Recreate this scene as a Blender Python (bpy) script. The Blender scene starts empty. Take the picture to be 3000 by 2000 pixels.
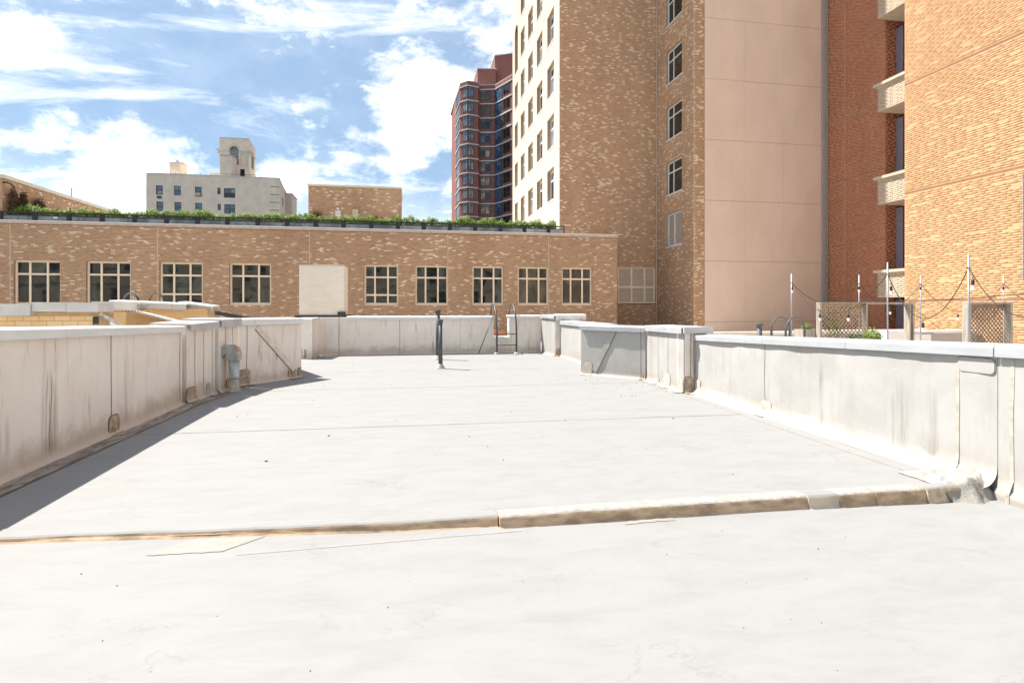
import bpy, math, random
import numpy as np
from mathutils import Vector, noise as mnoise

# ---------------------------------------------------------------- scene, camera, light
sc = bpy.context.scene
col = sc.collection
R = math.radians
SUN_EL, SUN_AZ = R(57.0), R(-54.0)          # azimuth measured from +Y towards +X (sun ahead and to the left)
cam_d = bpy.data.cameras.new('camera')
cam = bpy.data.objects.new('camera', cam_d)
col.objects.link(cam)
cam.location = (0, 0, 1.55)
cam.rotation_euler = (R(90), 0, R(-10.366))
cam_d.sensor_width = 36.0
cam_d.lens = 36.0 * 1640 / 3000
cam_d.shift_y = -100 / 3000
cam_d.clip_start = 0.05
cam_d.clip_end = 3000
sc.camera = cam

world = bpy.data.worlds.new('World')
sc.world = world
world.use_nodes = True
SKY_STRENGTH = 0.15
SUN_STRENGTH = 2.05
EXPOSURE = 2.38

sun_d = bpy.data.lights.new('sun', 'SUN')
sun_d.energy = SUN_STRENGTH
sun_d.angle = R(0.53)
sun_d.color = (1.0, 0.95, 0.875)
sun = bpy.data.objects.new('sun', sun_d)
col.objects.link(sun)
sdir = Vector((math.sin(SUN_AZ) * math.cos(SUN_EL), math.cos(SUN_AZ) * math.cos(SUN_EL), math.sin(SUN_EL)))
sun.rotation_euler = sdir.to_track_quat('Z', 'Y').to_euler()
sun.location = (-40, 40, 90)

sc.view_settings.view_transform = 'Standard'
sc.view_settings.look = 'None'
sc.view_settings.exposure = EXPOSURE
sc.view_settings.gamma = 1.0
sc.view_settings.use_curve_mapping = False
sc.cycles.max_bounces = 10
sc.cycles.diffuse_bounces = 6
sc.cycles.use_denoising = True
sc.cycles.denoiser = 'OPENIMAGEDENOISE'
sc.cycles.denoising_input_passes = 'RGB_ALBEDO_NORMAL'
sc.cycles.denoising_prefilter = 'NONE'
sc.cycles.use_adaptive_sampling = False
sc.cycles.sample_clamp_indirect = 4.0
sc.cycles.caustics_reflective = False
sc.cycles.caustics_refractive = False


class NT:
    """small helper round a node tree"""
    def __init__(self, tree):
        self.t = tree
        self.n = tree.nodes
        self.l = tree.links

    def new(self, kind, **kw):
        nd = self.n.new(kind)
        for k, v in kw.items():
            setattr(nd, k, v)
        return nd

    def link(self, a, b):
        self.l.new(a, b)

    def math(self, op, a, b=None, clamp=False):
        nd = self.new('ShaderNodeMath', operation=op, use_clamp=clamp)
        for i, v in enumerate((a, b)):
            if v is None:
                continue
            if isinstance(v, (int, float)):
                nd.inputs[i].default_value = v
            else:
                self.link(v, nd.inputs[i])
        return nd.outputs[0]

    def noise(self, vec, scale, detail=4, rough=0.55, dist=0.0):
        nd = self.new('ShaderNodeTexNoise')
        nd.inputs['Scale'].default_value = scale
        nd.inputs['Detail'].default_value = detail
        nd.inputs['Roughness'].default_value = rough
        nd.inputs['Distortion'].default_value = dist
        if vec is not None:
            self.link(vec, nd.inputs['Vector'])
        return nd.outputs['Fac']

    def ramp(self, fac, a, b, smooth=True):
        nd = self.new('ShaderNodeMapRange')
        nd.interpolation_type = 'SMOOTHSTEP' if smooth else 'LINEAR'
        nd.inputs['From Min'].default_value = a
        nd.inputs['From Max'].default_value = b
        self.link(fac, nd.inputs['Value'])
        return nd.outputs[0]

    def mix(self, fac, a, b):
        nd = self.new('ShaderNodeMix', data_type='RGBA')
        for sock, v in ((nd.inputs['Factor'], fac), (nd.inputs[6], a), (nd.inputs[7], b)):
            if isinstance(v, (int, float)):
                sock.default_value = v
            elif isinstance(v, tuple):
                sock.default_value = v if len(v) == 4 else (*v, 1)
            else:
                self.link(v, sock)
        return nd.outputs[2]

    def mapping(self, vec, scale=(1, 1, 1), loc=(0, 0, 0), rot=(0, 0, 0)):
        nd = self.new('ShaderNodeMapping')
        nd.inputs['Scale'].default_value = scale
        nd.inputs['Location'].default_value = loc
        nd.inputs['Rotation'].default_value = rot
        self.link(vec, nd.inputs['Vector'])
        return nd.outputs[0]


# ---- sky: Nishita plus procedural cloud cover by direction
w = NT(world.node_tree)
w.n.clear()
wout = w.new('ShaderNodeOutputWorld')
bg = w.new('ShaderNodeBackground')
bg.inputs['Strength'].default_value = SKY_STRENGTH
sky = w.new('ShaderNodeTexSky', sky_type='NISHITA')
sky.sun_disc = False
sky.sun_elevation = SUN_EL
sky.sun_rotation = SUN_AZ
sky.air_density = 1.0
sky.dust_density = 0.6
sky.ozone_density = 1.6
tc = w.new('ShaderNodeTexCoord')
gen = tc.outputs['Generated']
sep = w.new('ShaderNodeSeparateXYZ')
w.link(gen, sep.inputs[0])
zc = w.math('ADD', w.math('MAXIMUM', sep.outputs[2], 0.0), 0.16)
comb = w.new('ShaderNodeCombineXYZ')
w.link(w.math('DIVIDE', sep.outputs[0], zc), comb.inputs[0])
w.link(w.math('DIVIDE', sep.outputs[1], zc), comb.inputs[1])
flat = comb.outputs[0]
n_big = w.noise(w.mapping(gen, (1, 1, 1.7), (3.1, 1.7, 0.4)), 3.2, 7, 0.6, 0.25)
n_wisp = w.noise(w.mapping(flat, (0.7, 1.7, 1), (1.3, 4.2, 0), (0, 0, R(28))), 1.5, 8, 0.62, 0.7)
n_med = w.noise(w.mapping(gen, (1, 1, 1.5), (0.6, 2.9, 7.4)), 9.0, 6, 0.6, 0.2)


def bank(direction, inner, outer):
    v = Vector(direction).normalized()
    nd = w.new('ShaderNodeVectorMath', operation='DOT_PRODUCT')
    w.link(gen, nd.inputs[0])
    nd.inputs[1].default_value = v
    return w.ramp(nd.outputs['Value'], math.cos(R(outer)), math.cos(R(inner)))


banks = None
for dirv, a, b in (((-0.47, 1.11, 0.27), 0.5, 6.5), ((-0.06, 1.03, 0.22), 0.5, 6), ((0.03, 1.01, 0.36), 0.5, 6.5),
                   ((0.00, 1.02, 0.28), 0.5, 4.5), ((0.13, 1.0, 0.52), 0.5, 5), ((-0.75, 1.15, 0.40), 1, 8),
                   ((0.06, 1.0, 0.17), 1, 5), ((-0.24, 1.06, 0.22), 0.5, 4)):
    k = bank(dirv, a, b)
    banks = k if banks is None else w.math('MAXIMUM', banks, k)
puff = w.math('ADD', w.math('ADD', w.math('MULTIPLY', banks, 0.09), w.math('MULTIPLY', n_big, 0.60)), w.math('MULTIPLY', n_med, 0.40))
n_fine = w.noise(w.mapping(gen, (1, 1, 2.2), (4.6, 0.9, 2.4)), 26.0, 5, 0.65, 0.3)
puff = w.math('MULTIPLY', w.ramp(w.math('ADD', puff, w.math('MULTIPLY', w.math('SUBTRACT', n_fine, 0.5), 0.16)), 0.475, 0.80), 0.94)
wisp = w.math('MAXIMUM', w.math('MULTIPLY', w.ramp(n_wisp, 0.44, 0.78), 0.46), 0.08)
low = w.math('MULTIPLY', w.ramp(sep.outputs[2], 0.30, 0.0), 0.40)
cover = w.math('MAXIMUM', w.math('MAXIMUM', puff, wisp), low, True)
cloud_col = w.mix(w.ramp(n_med, 0.35, 0.65), (3.3, 3.15, 2.92, 1), (5.2, 4.9, 4.4, 1))
tint = w.new('ShaderNodeVectorMath', operation='MULTIPLY')
w.link(sky.outputs[0], tint.inputs[0])
tint.inputs[1].default_value = (0.098, 0.132, 0.148)
clear = w.mix(0.5, tint.outputs[0], (0.315, 0.625, 1.04, 1))
final = w.mix(cover, clear, cloud_col)
w.link(final, bg.inputs['Color'])
w.link(bg.outputs[0], wout.inputs['Surface'])


# ---------------------------------------------------------------- materials
def material(name):
    m = bpy.data.materials.new(name)
    m.use_nodes = True
    t = NT(m.node_tree)
    b = t.n['Principled BSDF']
    return m, t, b


def coords(t):
    return t.new('ShaderNodeNewGeometry').outputs['Position']


def bump(t, b, height, strength=0.3, dist=0.01):
    nd = t.new('ShaderNodeBump')
    nd.inputs['Strength'].default_value = strength
    nd.inputs['Distance'].default_value = dist
    t.link(height, nd.inputs['Height'])
    t.link(nd.outputs[0], b.inputs['Normal'])


def plain(name, c, rough=0.6, metal=0.0, var=0.12, scale=6.0, spec=0.4, bumpy=0.0, stretch=(1, 1, 1)):
    m, t, b = material(name)
    p = t.mapping(coords(t), stretch)
    f = t.noise(p, scale, 5, 0.6)
    dark = tuple(x * (1 - var) for x in c)
    lite = tuple(min(1, x * (1 + var)) for x in c)
    t.link(t.mix(t.ramp(f, 0.3, 0.7), dark, lite), b.inputs['Base Color'])
    b.inputs['Roughness'].default_value = rough
    b.inputs['Metallic'].default_value = metal
    b.inputs['Specular IOR Level'].default_value = spec
    if bumpy:
        bump(t, b, t.noise(p, scale * 6, 4), bumpy, 0.01)
    return m


def membrane_floor(name, base, grey, dirt):
    m, t, b = material(name)
    p = coords(t)
    c = t.mix(t.math('MULTIPLY', t.ramp(t.noise(t.mapping(p, (1, 2.8, 1), rot=(0, 0, 0.45)), 1.6, 10, 0.74, 0.6), 0.38, 0.70), 0.75), base, grey)
    fine = t.ramp(t.noise(t.mapping(p, (1, 3, 1), rot=(0, 0, 0.35)), 14, 6, 0.7, 0.8), 0.56, 0.8)
    c = t.mix(t.math('MULTIPLY', fine, 0.45), c, grey)
    smear = t.ramp(t.noise(t.mapping(p, (0.6, 1.5, 1), (5, 2, 0)), 0.9, 7, 0.7, 1.2), 0.60, 0.78)
    c = t.mix(t.math('MULTIPLY', smear, 0.42), c, dirt)
    # tide marks left by drying puddles, and fine scuffs
    pud = t.noise(t.mapping(p, (1, 1.6, 1), (7, 3, 0)), 0.75, 5, 0.6, 0.4)
    ring = t.ramp(t.math('ABSOLUTE', t.math('SUBTRACT', pud, 0.53)), 0.012, 0.0)
    c = t.mix(t.math('MULTIPLY', ring, t.math('MULTIPLY', t.ramp(t.noise(p, 1.3, 3), 0.45, 0.62), 0.38)), c, dirt)
    scf = t.ramp(t.noise(t.mapping(p, (2.2, 16, 1), rot=(0, 0, 0.3)), 5.0, 6, 0.75, 1.5), 0.64, 0.70)
    c = t.mix(t.math('MULTIPLY', scf, 0.5), c, tuple(min(1, x * 1.16) for x in base))
    scd = t.ramp(t.noise(t.mapping(p, (14, 2.4, 1), (4, 1, 0), (0, 0, 0.5)), 4.0, 6, 0.75, 1.5), 0.66, 0.72)
    c = t.mix(t.math('MULTIPLY', scd, 0.4), c, dirt)
    spot = t.new('ShaderNodeTexVoronoi')
    spot.inputs['Scale'].default_value = 5.0
    t.link(p, spot.inputs['Vector'])
    dots = t.math('MULTIPLY', t.ramp(spot.outputs['Distance'], 0.055, 0.03), t.ramp(t.noise(p, 0.9, 3), 0.52, 0.6))
    c = t.mix(t.math('MULTIPLY', dots, 0.6), c, (0.22, 0.2, 0.18))
    t.link(c, b.inputs['Base Color'])
    b.inputs['Roughness'].default_value = 0.75
    b.inputs['Specular IOR Level'].default_value = 0.25
    h = t.math('ADD', t.math('MULTIPLY', t.noise(p, 60, 3), 0.5), t.math('MULTIPLY', t.noise(p, 3.0, 4), 0.9))
    bump(t, b, h, 0.16, 0.006)
    return m


def membrane_wall(name, base, grey, stain, amount, drips=()):
    m, t, b = material(name)
    p = coords(t)
    streak = t.noise(t.mapping(p, (5.0, 5.0, 0.55)), 2.0, 7, 0.66, 0.35)
    streak2 = t.noise(t.mapping(p, (1.9, 1.9, 0.22), (3, 7, 1)), 2.2, 6, 0.62, 0.3)
    blot = t.noise(t.mapping(p, (1, 1, 1), (9, 4, 2)), 1.5, 7, 0.68, 0.5)
    c = t.mix(t.ramp(blot, 0.34, 0.7), base, grey)
    c = t.mix(t.math('MULTIPLY', t.ramp(streak, 0.52, 0.74), 0.45 * amount), c, stain)
    c = t.mix(t.math('MULTIPLY', t.ramp(streak2, 0.60, 0.72), 0.75 * amount), c, tuple(x * 0.62 for x in stain))
    # splash-back grime: a ragged tide line of dirt thrown up from the deck
    s = t.new('ShaderNodeSeparateXYZ')
    t.link(p, s.inputs[0])
    tide = t.math('ADD', s.outputs[2], t.math('MULTIPLY', t.noise(p, 2.4, 6, 0.7), -0.75))
    c = t.mix(t.math('MULTIPLY', t.ramp(tide, -0.02, -0.34), 0.55 * amount), c, stain)
    # single run-off stains below leaking coping joints: (place along the wall, half width, top, strength)
    for y0, hw, ztop, k in drips:
        across = t.ramp(t.math('ABSOLUTE', t.math('SUBTRACT', s.outputs[1], y0)), hw, hw * 0.15)
        down = t.math('MULTIPLY', t.ramp(s.outputs[2], ztop, ztop - 0.35), t.ramp(s.outputs[2], 0.02, 0.16))
        thread = t.ramp(t.noise(t.mapping(p, (1, 15, 0.5), (1, 1, 1)), 2.0, 5, 0.6, 0.2), 0.36, 0.60)
        c = t.mix(t.math('MULTIPLY', t.math('MULTIPLY', across, down), t.math('MULTIPLY', thread, k)), c, tuple(x * 0.55 for x in stain))
    scuff = t.ramp(t.noise(t.mapping(p, (1, 1, 3.5), (2, 2, 2)), 6, 7, 0.75, 1.0), 0.64, 0.72)
    c = t.mix(t.math('MULTIPLY', scuff, 0.5), c, (0.86, 0.85, 0.83))
    t.link(c, b.inputs['Base Color'])
    b.inputs['Roughness'].default_value = 0.7
    b.inputs['Specular IOR Level'].default_value = 0.25
    bump(t, b, t.math('ADD', t.math('MULTIPLY', t.noise(p, 50, 3), 0.4), t.math('MULTIPLY', t.noise(t.mapping(p, (1, 1, 0.5)), 2.6, 5), 4.0)), 0.2, 0.008)
    return m


def brick_material(name, rough=0.9, grain=0.16):
    m, t, b = material(name)
    at = t.new('ShaderNodeAttribute', attribute_name='Col')
    p = coords(t)
    f = t.ramp(t.noise(p, 55, 4, 0.7), 0.3, 0.7)
    g = t.ramp(t.noise(t.mapping(p, (1, 1, 0.35)), 0.55, 5, 0.6), 0.32, 0.72)
    v = t.math('ADD', t.math('ADD', t.math('MULTIPLY', f, grain), t.math('MULTIPLY', g, 0.14)), 1 - 0.5 * grain - 0.08)
    mul = t.new('ShaderNodeVectorMath', operation='SCALE')
    t.link(at.outputs['Color'], mul.inputs[0])
    t.link(v, mul.inputs['Scale'])
    t.link(mul.outputs[0], b.inputs['Base Color'])
    b.inputs['Roughness'].default_value = rough
    b.inputs['Specular IOR Level'].default_value = 0.2
    return m


def fine_brick(name, c1, c2, mortar, bw, bh, ms):
    """far brickwork, too small to tell the bricks apart singly"""
    m, t, b = material(name)
    p = coords(t)
    s = t.new('ShaderNodeSeparateXYZ')
    t.link(p, s.inputs[0])
    cb = t.new('ShaderNodeCombineXYZ')
    t.link(t.math('ADD', s.outputs[0], s.outputs[1]), cb.inputs[0])
    t.link(s.outputs[2], cb.inputs[1])
    br = t.new('ShaderNodeTexBrick')
    br.inputs['Scale'].default_value = 1.0
    br.inputs['Brick Width'].default_value = bw
    br.inputs['Row Height'].default_value = bh
    br.inputs['Mortar Size'].default_value = ms
    br.inputs['Color1'].default_value = (*c1, 1)
    br.inputs['Color2'].default_value = (*c2, 1)
    br.inputs['Mortar'].default_value = (*mortar, 1)
    t.link(cb.outputs[0], br.inputs['Vector'])
    big = t.ramp(t.noise(p, 0.5, 5, 0.6), 0.3, 0.7)
    t.link(t.mix(t.math('MULTIPLY', big, 0.12), br.outputs['Color'], tuple(x * 0.8 for x in c2)), b.inputs['Base Color'])
    b.inputs['Roughness'].default_value = 0.9
    b.inputs['Specular IOR Level'].default_value = 0.2
    return m


def glass_mat(name, c, rough=0.03, wob=0.25, spec=0.6):
    m, t, b = material(name)
    p = coords(t)
    t.link(t.mix(t.ramp(t.noise(t.mapping(p, (1, 1, 0.6)), 1.3, 4, 0.6, 0.6), 0.35, 0.7), tuple(x * 0.4 for x in c), tuple(x * 1.5 for x in c)), b.inputs['Base Color'])
    b.inputs['Roughness'].default_value = rough
    b.inputs['Specular IOR Level'].default_value = spec
    bump(t, b, t.noise(p, 0.9, 2), wob, 0.02)
    return m


def leaf_mat(name, a, bcol):
    m, t, b = material(name)
    rnd = t.new('ShaderNodeNewGeometry').outputs['Random Per Island']
    c = t.mix(rnd, a, bcol)
    t.link(c, b.inputs['Base Color'])
    b.inputs['Roughness'].default_value = 0.55
    b.inputs['Specular IOR Level'].default_value = 0.3
    tr = t.new('ShaderNodeBsdfTranslucent')
    t.link(c, tr.inputs['Color'])
    mx = t.new('ShaderNodeMixShader')
    mx.inputs[0].default_value = 0.35
    t.link(b.outputs[0], mx.inputs[1])
    t.link(tr.outputs[0], mx.inputs[2])
    t.link(mx.outputs[0], t.n['Material Output'].inputs['Surface'])
    return m


M = {}
M['deck'] = membrane_floor('white_roof_membrane', (0.266, 0.262, 0.256), (0.231, 0.228, 0.224), (0.204, 0.183, 0.160))
M['wall_left'] = membrane_wall('stained_membrane', (0.85, 0.775, 0.69), (0.79, 0.70, 0.61), (0.45, 0.315, 0.205), 1.0, ((6.36, 0.17, 1.02, 0.85), (7.95, 0.10, 1.1, 0.35), (5.7, 0.12, 0.7, 0.4)))  # membrane of the shaded faces, paler in colour to offset the shade
M['wall_right'] = membrane_wall('weathered_membrane', (0.43, 0.418, 0.40), (0.378, 0.365, 0.347), (0.29, 0.235, 0.18), 0.55, ((6.14, 0.06, 0.95, 0.6), (4.95, 0.10, 0.9, 0.35), (4.6, 0.07, 0.85, 0.35), (8.2, 0.08, 0.9, 0.2)))  # same white membrane, darkened in colour for the sunlit side
M['patch'] = plain('patch_membrane', (0.42, 0.32, 0.23), 0.75, var=0.35, scale=9, bumpy=0.4)
M['patch_pale'] = plain('pale_patch_membrane', (0.47, 0.42, 0.365), 0.75, var=0.2, scale=9, bumpy=0.4)
M['dirt'] = plain('seam_dirt', (0.13, 0.105, 0.085), 0.9, var=0.4, scale=20)
M['dirt_pale'] = plain('dusty_seam', (0.36, 0.32, 0.27), 0.9, var=0.3, scale=20)
M['tan'] = plain('dirty_curb_membrane', (0.44, 0.32, 0.21), 0.8, var=0.35, scale=5, bumpy=0.2, stretch=(1, 1, 2.5))  # curb front: dirt brown with the shade of its face mixed in
M['curb_pale'] = plain('pale_curb_patch', (0.54, 0.46, 0.37), 0.8, var=0.12, scale=6, bumpy=0.2)
M['curb_mix'] = plain('blotched_curb_patch', (0.52, 0.42, 0.31), 0.8, var=0.38, scale=9, bumpy=0.3)
M['strip_tan'] = plain('tan_membrane_strip', (0.74, 0.63, 0.52), 0.75, var=0.12, scale=5)
M['strip_grey'] = plain('grey_membrane_strip', (0.40, 0.375, 0.34), 0.75, var=0.12, scale=5)
M['deck_patch'] = plain('deck_patch_membrane', (0.285, 0.262, 0.236), 0.75, var=0.1, scale=12, stretch=(1, 4, 1))
M['torn'] = plain('torn_membrane', (0.33, 0.31, 0.28), 0.8, var=0.18, scale=14, bumpy=0.7)
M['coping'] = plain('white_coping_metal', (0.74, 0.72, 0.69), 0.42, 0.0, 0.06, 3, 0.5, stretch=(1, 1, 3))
M['coping_cool'] = plain('cool_coping_metal', (0.40, 0.41, 0.425), 0.42, 0.0, 0.07, 3, 0.5, stretch=(1, 1, 3))  # darker copy of the white coping; the sunlit side is toned down in colour
M['coping_grey'] = plain('grey_coping_metal', (0.50, 0.49, 0.48), 0.5, 0.0, 0.1, 3, 0.5)
M['galv'] = plain('galvanised_steel', (0.50, 0.52, 0.51), 0.45, 0.45, 0.25, 9, 0.5, stretch=(1, 1, 0.5))
M['galv_dark'] = plain('dull_galvanised_hood', (0.40, 0.43, 0.41), 0.5, 0.35, 0.2, 9)
M['rust'] = plain('rust_streak', (0.50, 0.17, 0.07), 0.7, var=0.3, scale=20)
M['wood_red'] = plain('red_stained_wood', (0.42, 0.15, 0.07), 0.8, var=0.3, scale=10)
M['steel'] = plain('dark_painted_steel', (0.055, 0.06, 0.068), 0.45, 0.0, 0.3, 15, 0.5)
M['pipe'] = plain('cast_iron_pipe', (0.075, 0.082, 0.095), 0.55, 0.0, 0.25, 8, 0.4)
M['black'] = plain('black_metal', (0.02, 0.02, 0.022), 0.4, 0.0, 0.3, 10)
M['cord'] = plain('black_cord', (0.03, 0.025, 0.022), 0.6, 0.0, 0.2, 10)
M['pole'] = plain('galvanised_pole', (0.30, 0.31, 0.34), 0.4, 0.4, 0.12, 6)
M['mortar'] = plain('mortar_brown', (0.40, 0.26, 0.165), 0.95, var=0.12, scale=3)
M['mortar_orange'] = plain('mortar_orange', (0.43, 0.24, 0.128), 0.95, var=0.12, scale=3)
M['brick'] = brick_material('tan_brick')
M['brick_painted'] = brick_material('painted_brick', 0.7, 0.08)
M['cream_brick'] = fine_brick('cream_brick', (0.57, 0.515, 0.435), (0.54, 0.48, 0.395), (0.45, 0.39, 0.32), 0.2, 0.07, 0.008)
M['reveal'] = fine_brick('reveal_brick', (0.36, 0.25, 0.16), (0.42, 0.31, 0.20), (0.28, 0.20, 0.13), 0.2, 0.07, 0.008)  # brick of window recesses, browned for the shade inside them
M['red_brick'] = fine_brick('dark_red_brick', (0.30, 0.115, 0.088), (0.25, 0.095, 0.075), (0.20, 0.125, 0.10), 0.4, 0.2, 0.02)
M['stone'] = plain('limestone_trim', (0.66, 0.57, 0.45), 0.8, var=0.08, scale=4)
M['spandrel'] = plain('beige_precast', (0.50, 0.42, 0.325), 0.8, var=0.06, scale=3)
M['stone_pale'] = plain('pale_stone_band', (0.52, 0.52, 0.53), 0.8, var=0.1, scale=4)
M['metal_cap'] = plain('bronze_coping', (0.52, 0.40, 0.31), 0.45, 0.15, 0.12, 4)
M['frame'] = plain('cream_window_frame', (0.80, 0.64, 0.47), 0.5, 0.0, 0.05, 3)
M['frame_white'] = plain('white_window_frame', (0.68, 0.68, 0.68), 0.5, 0.0, 0.05, 3)
M['frame_bronze'] = plain('bronze_window_frame', (0.075, 0.065, 0.06), 0.5, 0.2, 0.2, 6)
M['frame_purple'] = plain('anodised_panel', (0.24, 0.22, 0.26), 0.45, 0.3, 0.12, 6)
M['glass'] = glass_mat('window_glass', (0.016, 0.019, 0.018))
M['glass_green'] = glass_mat('greenish_window_glass', (0.035, 0.045, 0.038))  # greenish reflections painted into the pane colour
M['glass_brown'] = glass_mat('brown_window_glass', (0.075, 0.058, 0.036), 0.06)  # brown of a mirrored wall painted into the pane colour
M['glass_blue'] = glass_mat('blue_window_glass', (0.06, 0.12, 0.21), 0.04, 0.3, 1.0)
M['glass_pale'] = glass_mat('curtained_glass', (0.22, 0.23, 0.25), 0.08, 0.3, 0.8)
M['glass_tan'] = glass_mat('blind_glass', (0.30, 0.24, 0.17), 0.08, 0.3, 0.6)
M['rail_glass'] = glass_mat('railing_glass', (0.16, 0.17, 0.165), 0.06, 0.6, 1.0)
M['louver'] = plain('louver_slats', (0.66, 0.55, 0.45), 0.5, 0.0, 0.05, 4)
M['stucco'] = plain('pink_beige_stucco', (0.70, 0.535, 0.425), 0.95, var=0.045, scale=0.9, bumpy=0.12, stretch=(1, 1, 0.45))
M['joint'] = plain('panel_joint', (0.19, 0.135, 0.10), 0.95)
M['joint_dark'] = plain('dark_expansion_joint', (0.24, 0.12, 0.07), 0.9)  # shadow line of the groove, painted as a dark strip
M['grey_trim'] = plain('grey_metal_trim', (0.42, 0.40, 0.38), 0.5, 0.2, 0.15, 8, stretch=(6, 6, 0.4))
M['stucco_grey'] = plain('grey_stucco', (0.74, 0.63, 0.51), 0.95, var=0.08, scale=0.7)
M['trim_cream'] = plain('cream_moulding', (0.60, 0.54, 0.44), 0.85, var=0.08, scale=2)
M['green_lattice'] = plain('green_lattice', (0.05, 0.13, 0.12), 0.6, var=0.2, scale=5)
M['dark_void'] = plain('dark_interior', (0.015, 0.014, 0.013), 0.9)
M['white'] = plain('white_paint', (0.74, 0.73, 0.72), 0.55, var=0.05)
M['red'] = plain('red_paint', (0.62, 0.05, 0.04), 0.5, var=0.05)
M['beige_box'] = plain('beige_paint', (0.52, 0.42, 0.31), 0.6, var=0.06)
M['tar'] = plain('black_flashing', (0.045, 0.048, 0.055), 0.6, var=0.3, scale=12)
M['wood'] = plain('weathered_wood', (0.34, 0.295, 0.245), 0.8, var=0.25, scale=5, stretch=(3, 3, 0.3))
M['wood_dark'] = plain('dark_trellis_wood', (0.21, 0.15, 0.105), 0.8, var=0.22, scale=8)
M['wood_brown'] = plain('brown_trellis_wood', (0.40, 0.29, 0.20), 0.8, var=0.22, scale=8)
M['leaf'] = leaf_mat('boxwood_leaves', (0.10, 0.19, 0.03), (0.40, 0.50, 0.11))
M['leaf_dark'] = leaf_mat('dark_leaves', (0.02, 0.055, 0.018), (0.06, 0.13, 0.03))
M['leaf_lime'] = leaf_mat('lime_leaves', (0.12, 0.20, 0.03), (0.30, 0.38, 0.08))
M['leaf_dead'] = leaf_mat('dead_vine', (0.06, 0.03, 0.02), (0.20, 0.105, 0.06))
M['stem'] = plain('dry_stem', (0.30, 0.17, 0.08), 0.8)
M['terrace'] = plain('neighbour_roofing', (0.55, 0.53, 0.50), 0.9, var=0.15, scale=2)
M['asphalt'] = plain('asphalt_ground', (0.06, 0.06, 0.06), 0.95, var=0.2, scale=0.5)
M['bulb'] = plain('clear_bulb', (0.78, 0.74, 0.68), 0.1, 0.0, 0.02, 4, 0.8)
M['yellow_mortar'] = plain('yellow_painted_mortar', (0.42, 0.29, 0.15), 0.85, var=0.12, scale=6)
M['white_mortar'] = plain('white_painted_mortar', (0.72, 0.63, 0.53), 0.85, var=0.08, scale=6)
M['debris'] = plain('roof_debris', (0.10, 0.075, 0.05), 0.9, var=0.4, scale=30)


# ---------------------------------------------------------------- object helpers
def tag(o, label=None, cat=None, group=None, kind=None):
    for k, v in (('label', label), ('category', cat), ('group', group), ('kind', kind)):
        if v:
            o[k] = v
    return o


def base_of(o):
    v = Vector((0, 0, 0))
    while o is not None:
        v += o.location
        o = o.parent
    return v


def thing(name, loc, label, cat, group=None):
    o = bpy.data.objects.new(name, None)
    o.empty_display_size = 0.2
    o.location = loc
    col.objects.link(o)
    return tag(o, label, cat, group)


class Frame:
    """a vertical plane: u runs along it, n comes out of it, z is up"""
    def __init__(self, x, y, ux, uy):
        l = math.hypot(ux, uy)
        self.x, self.y, self.ux, self.uy = x, y, ux / l, uy / l
        self.nx, self.ny = self.uy, -self.ux

    def p(self, u, n, z):
        return (self.x + self.ux * u + self.nx * n, self.y + self.uy * u + self.ny * n, z)

    def angle(self):
        return math.atan2(self.uy, self.ux)


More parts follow.
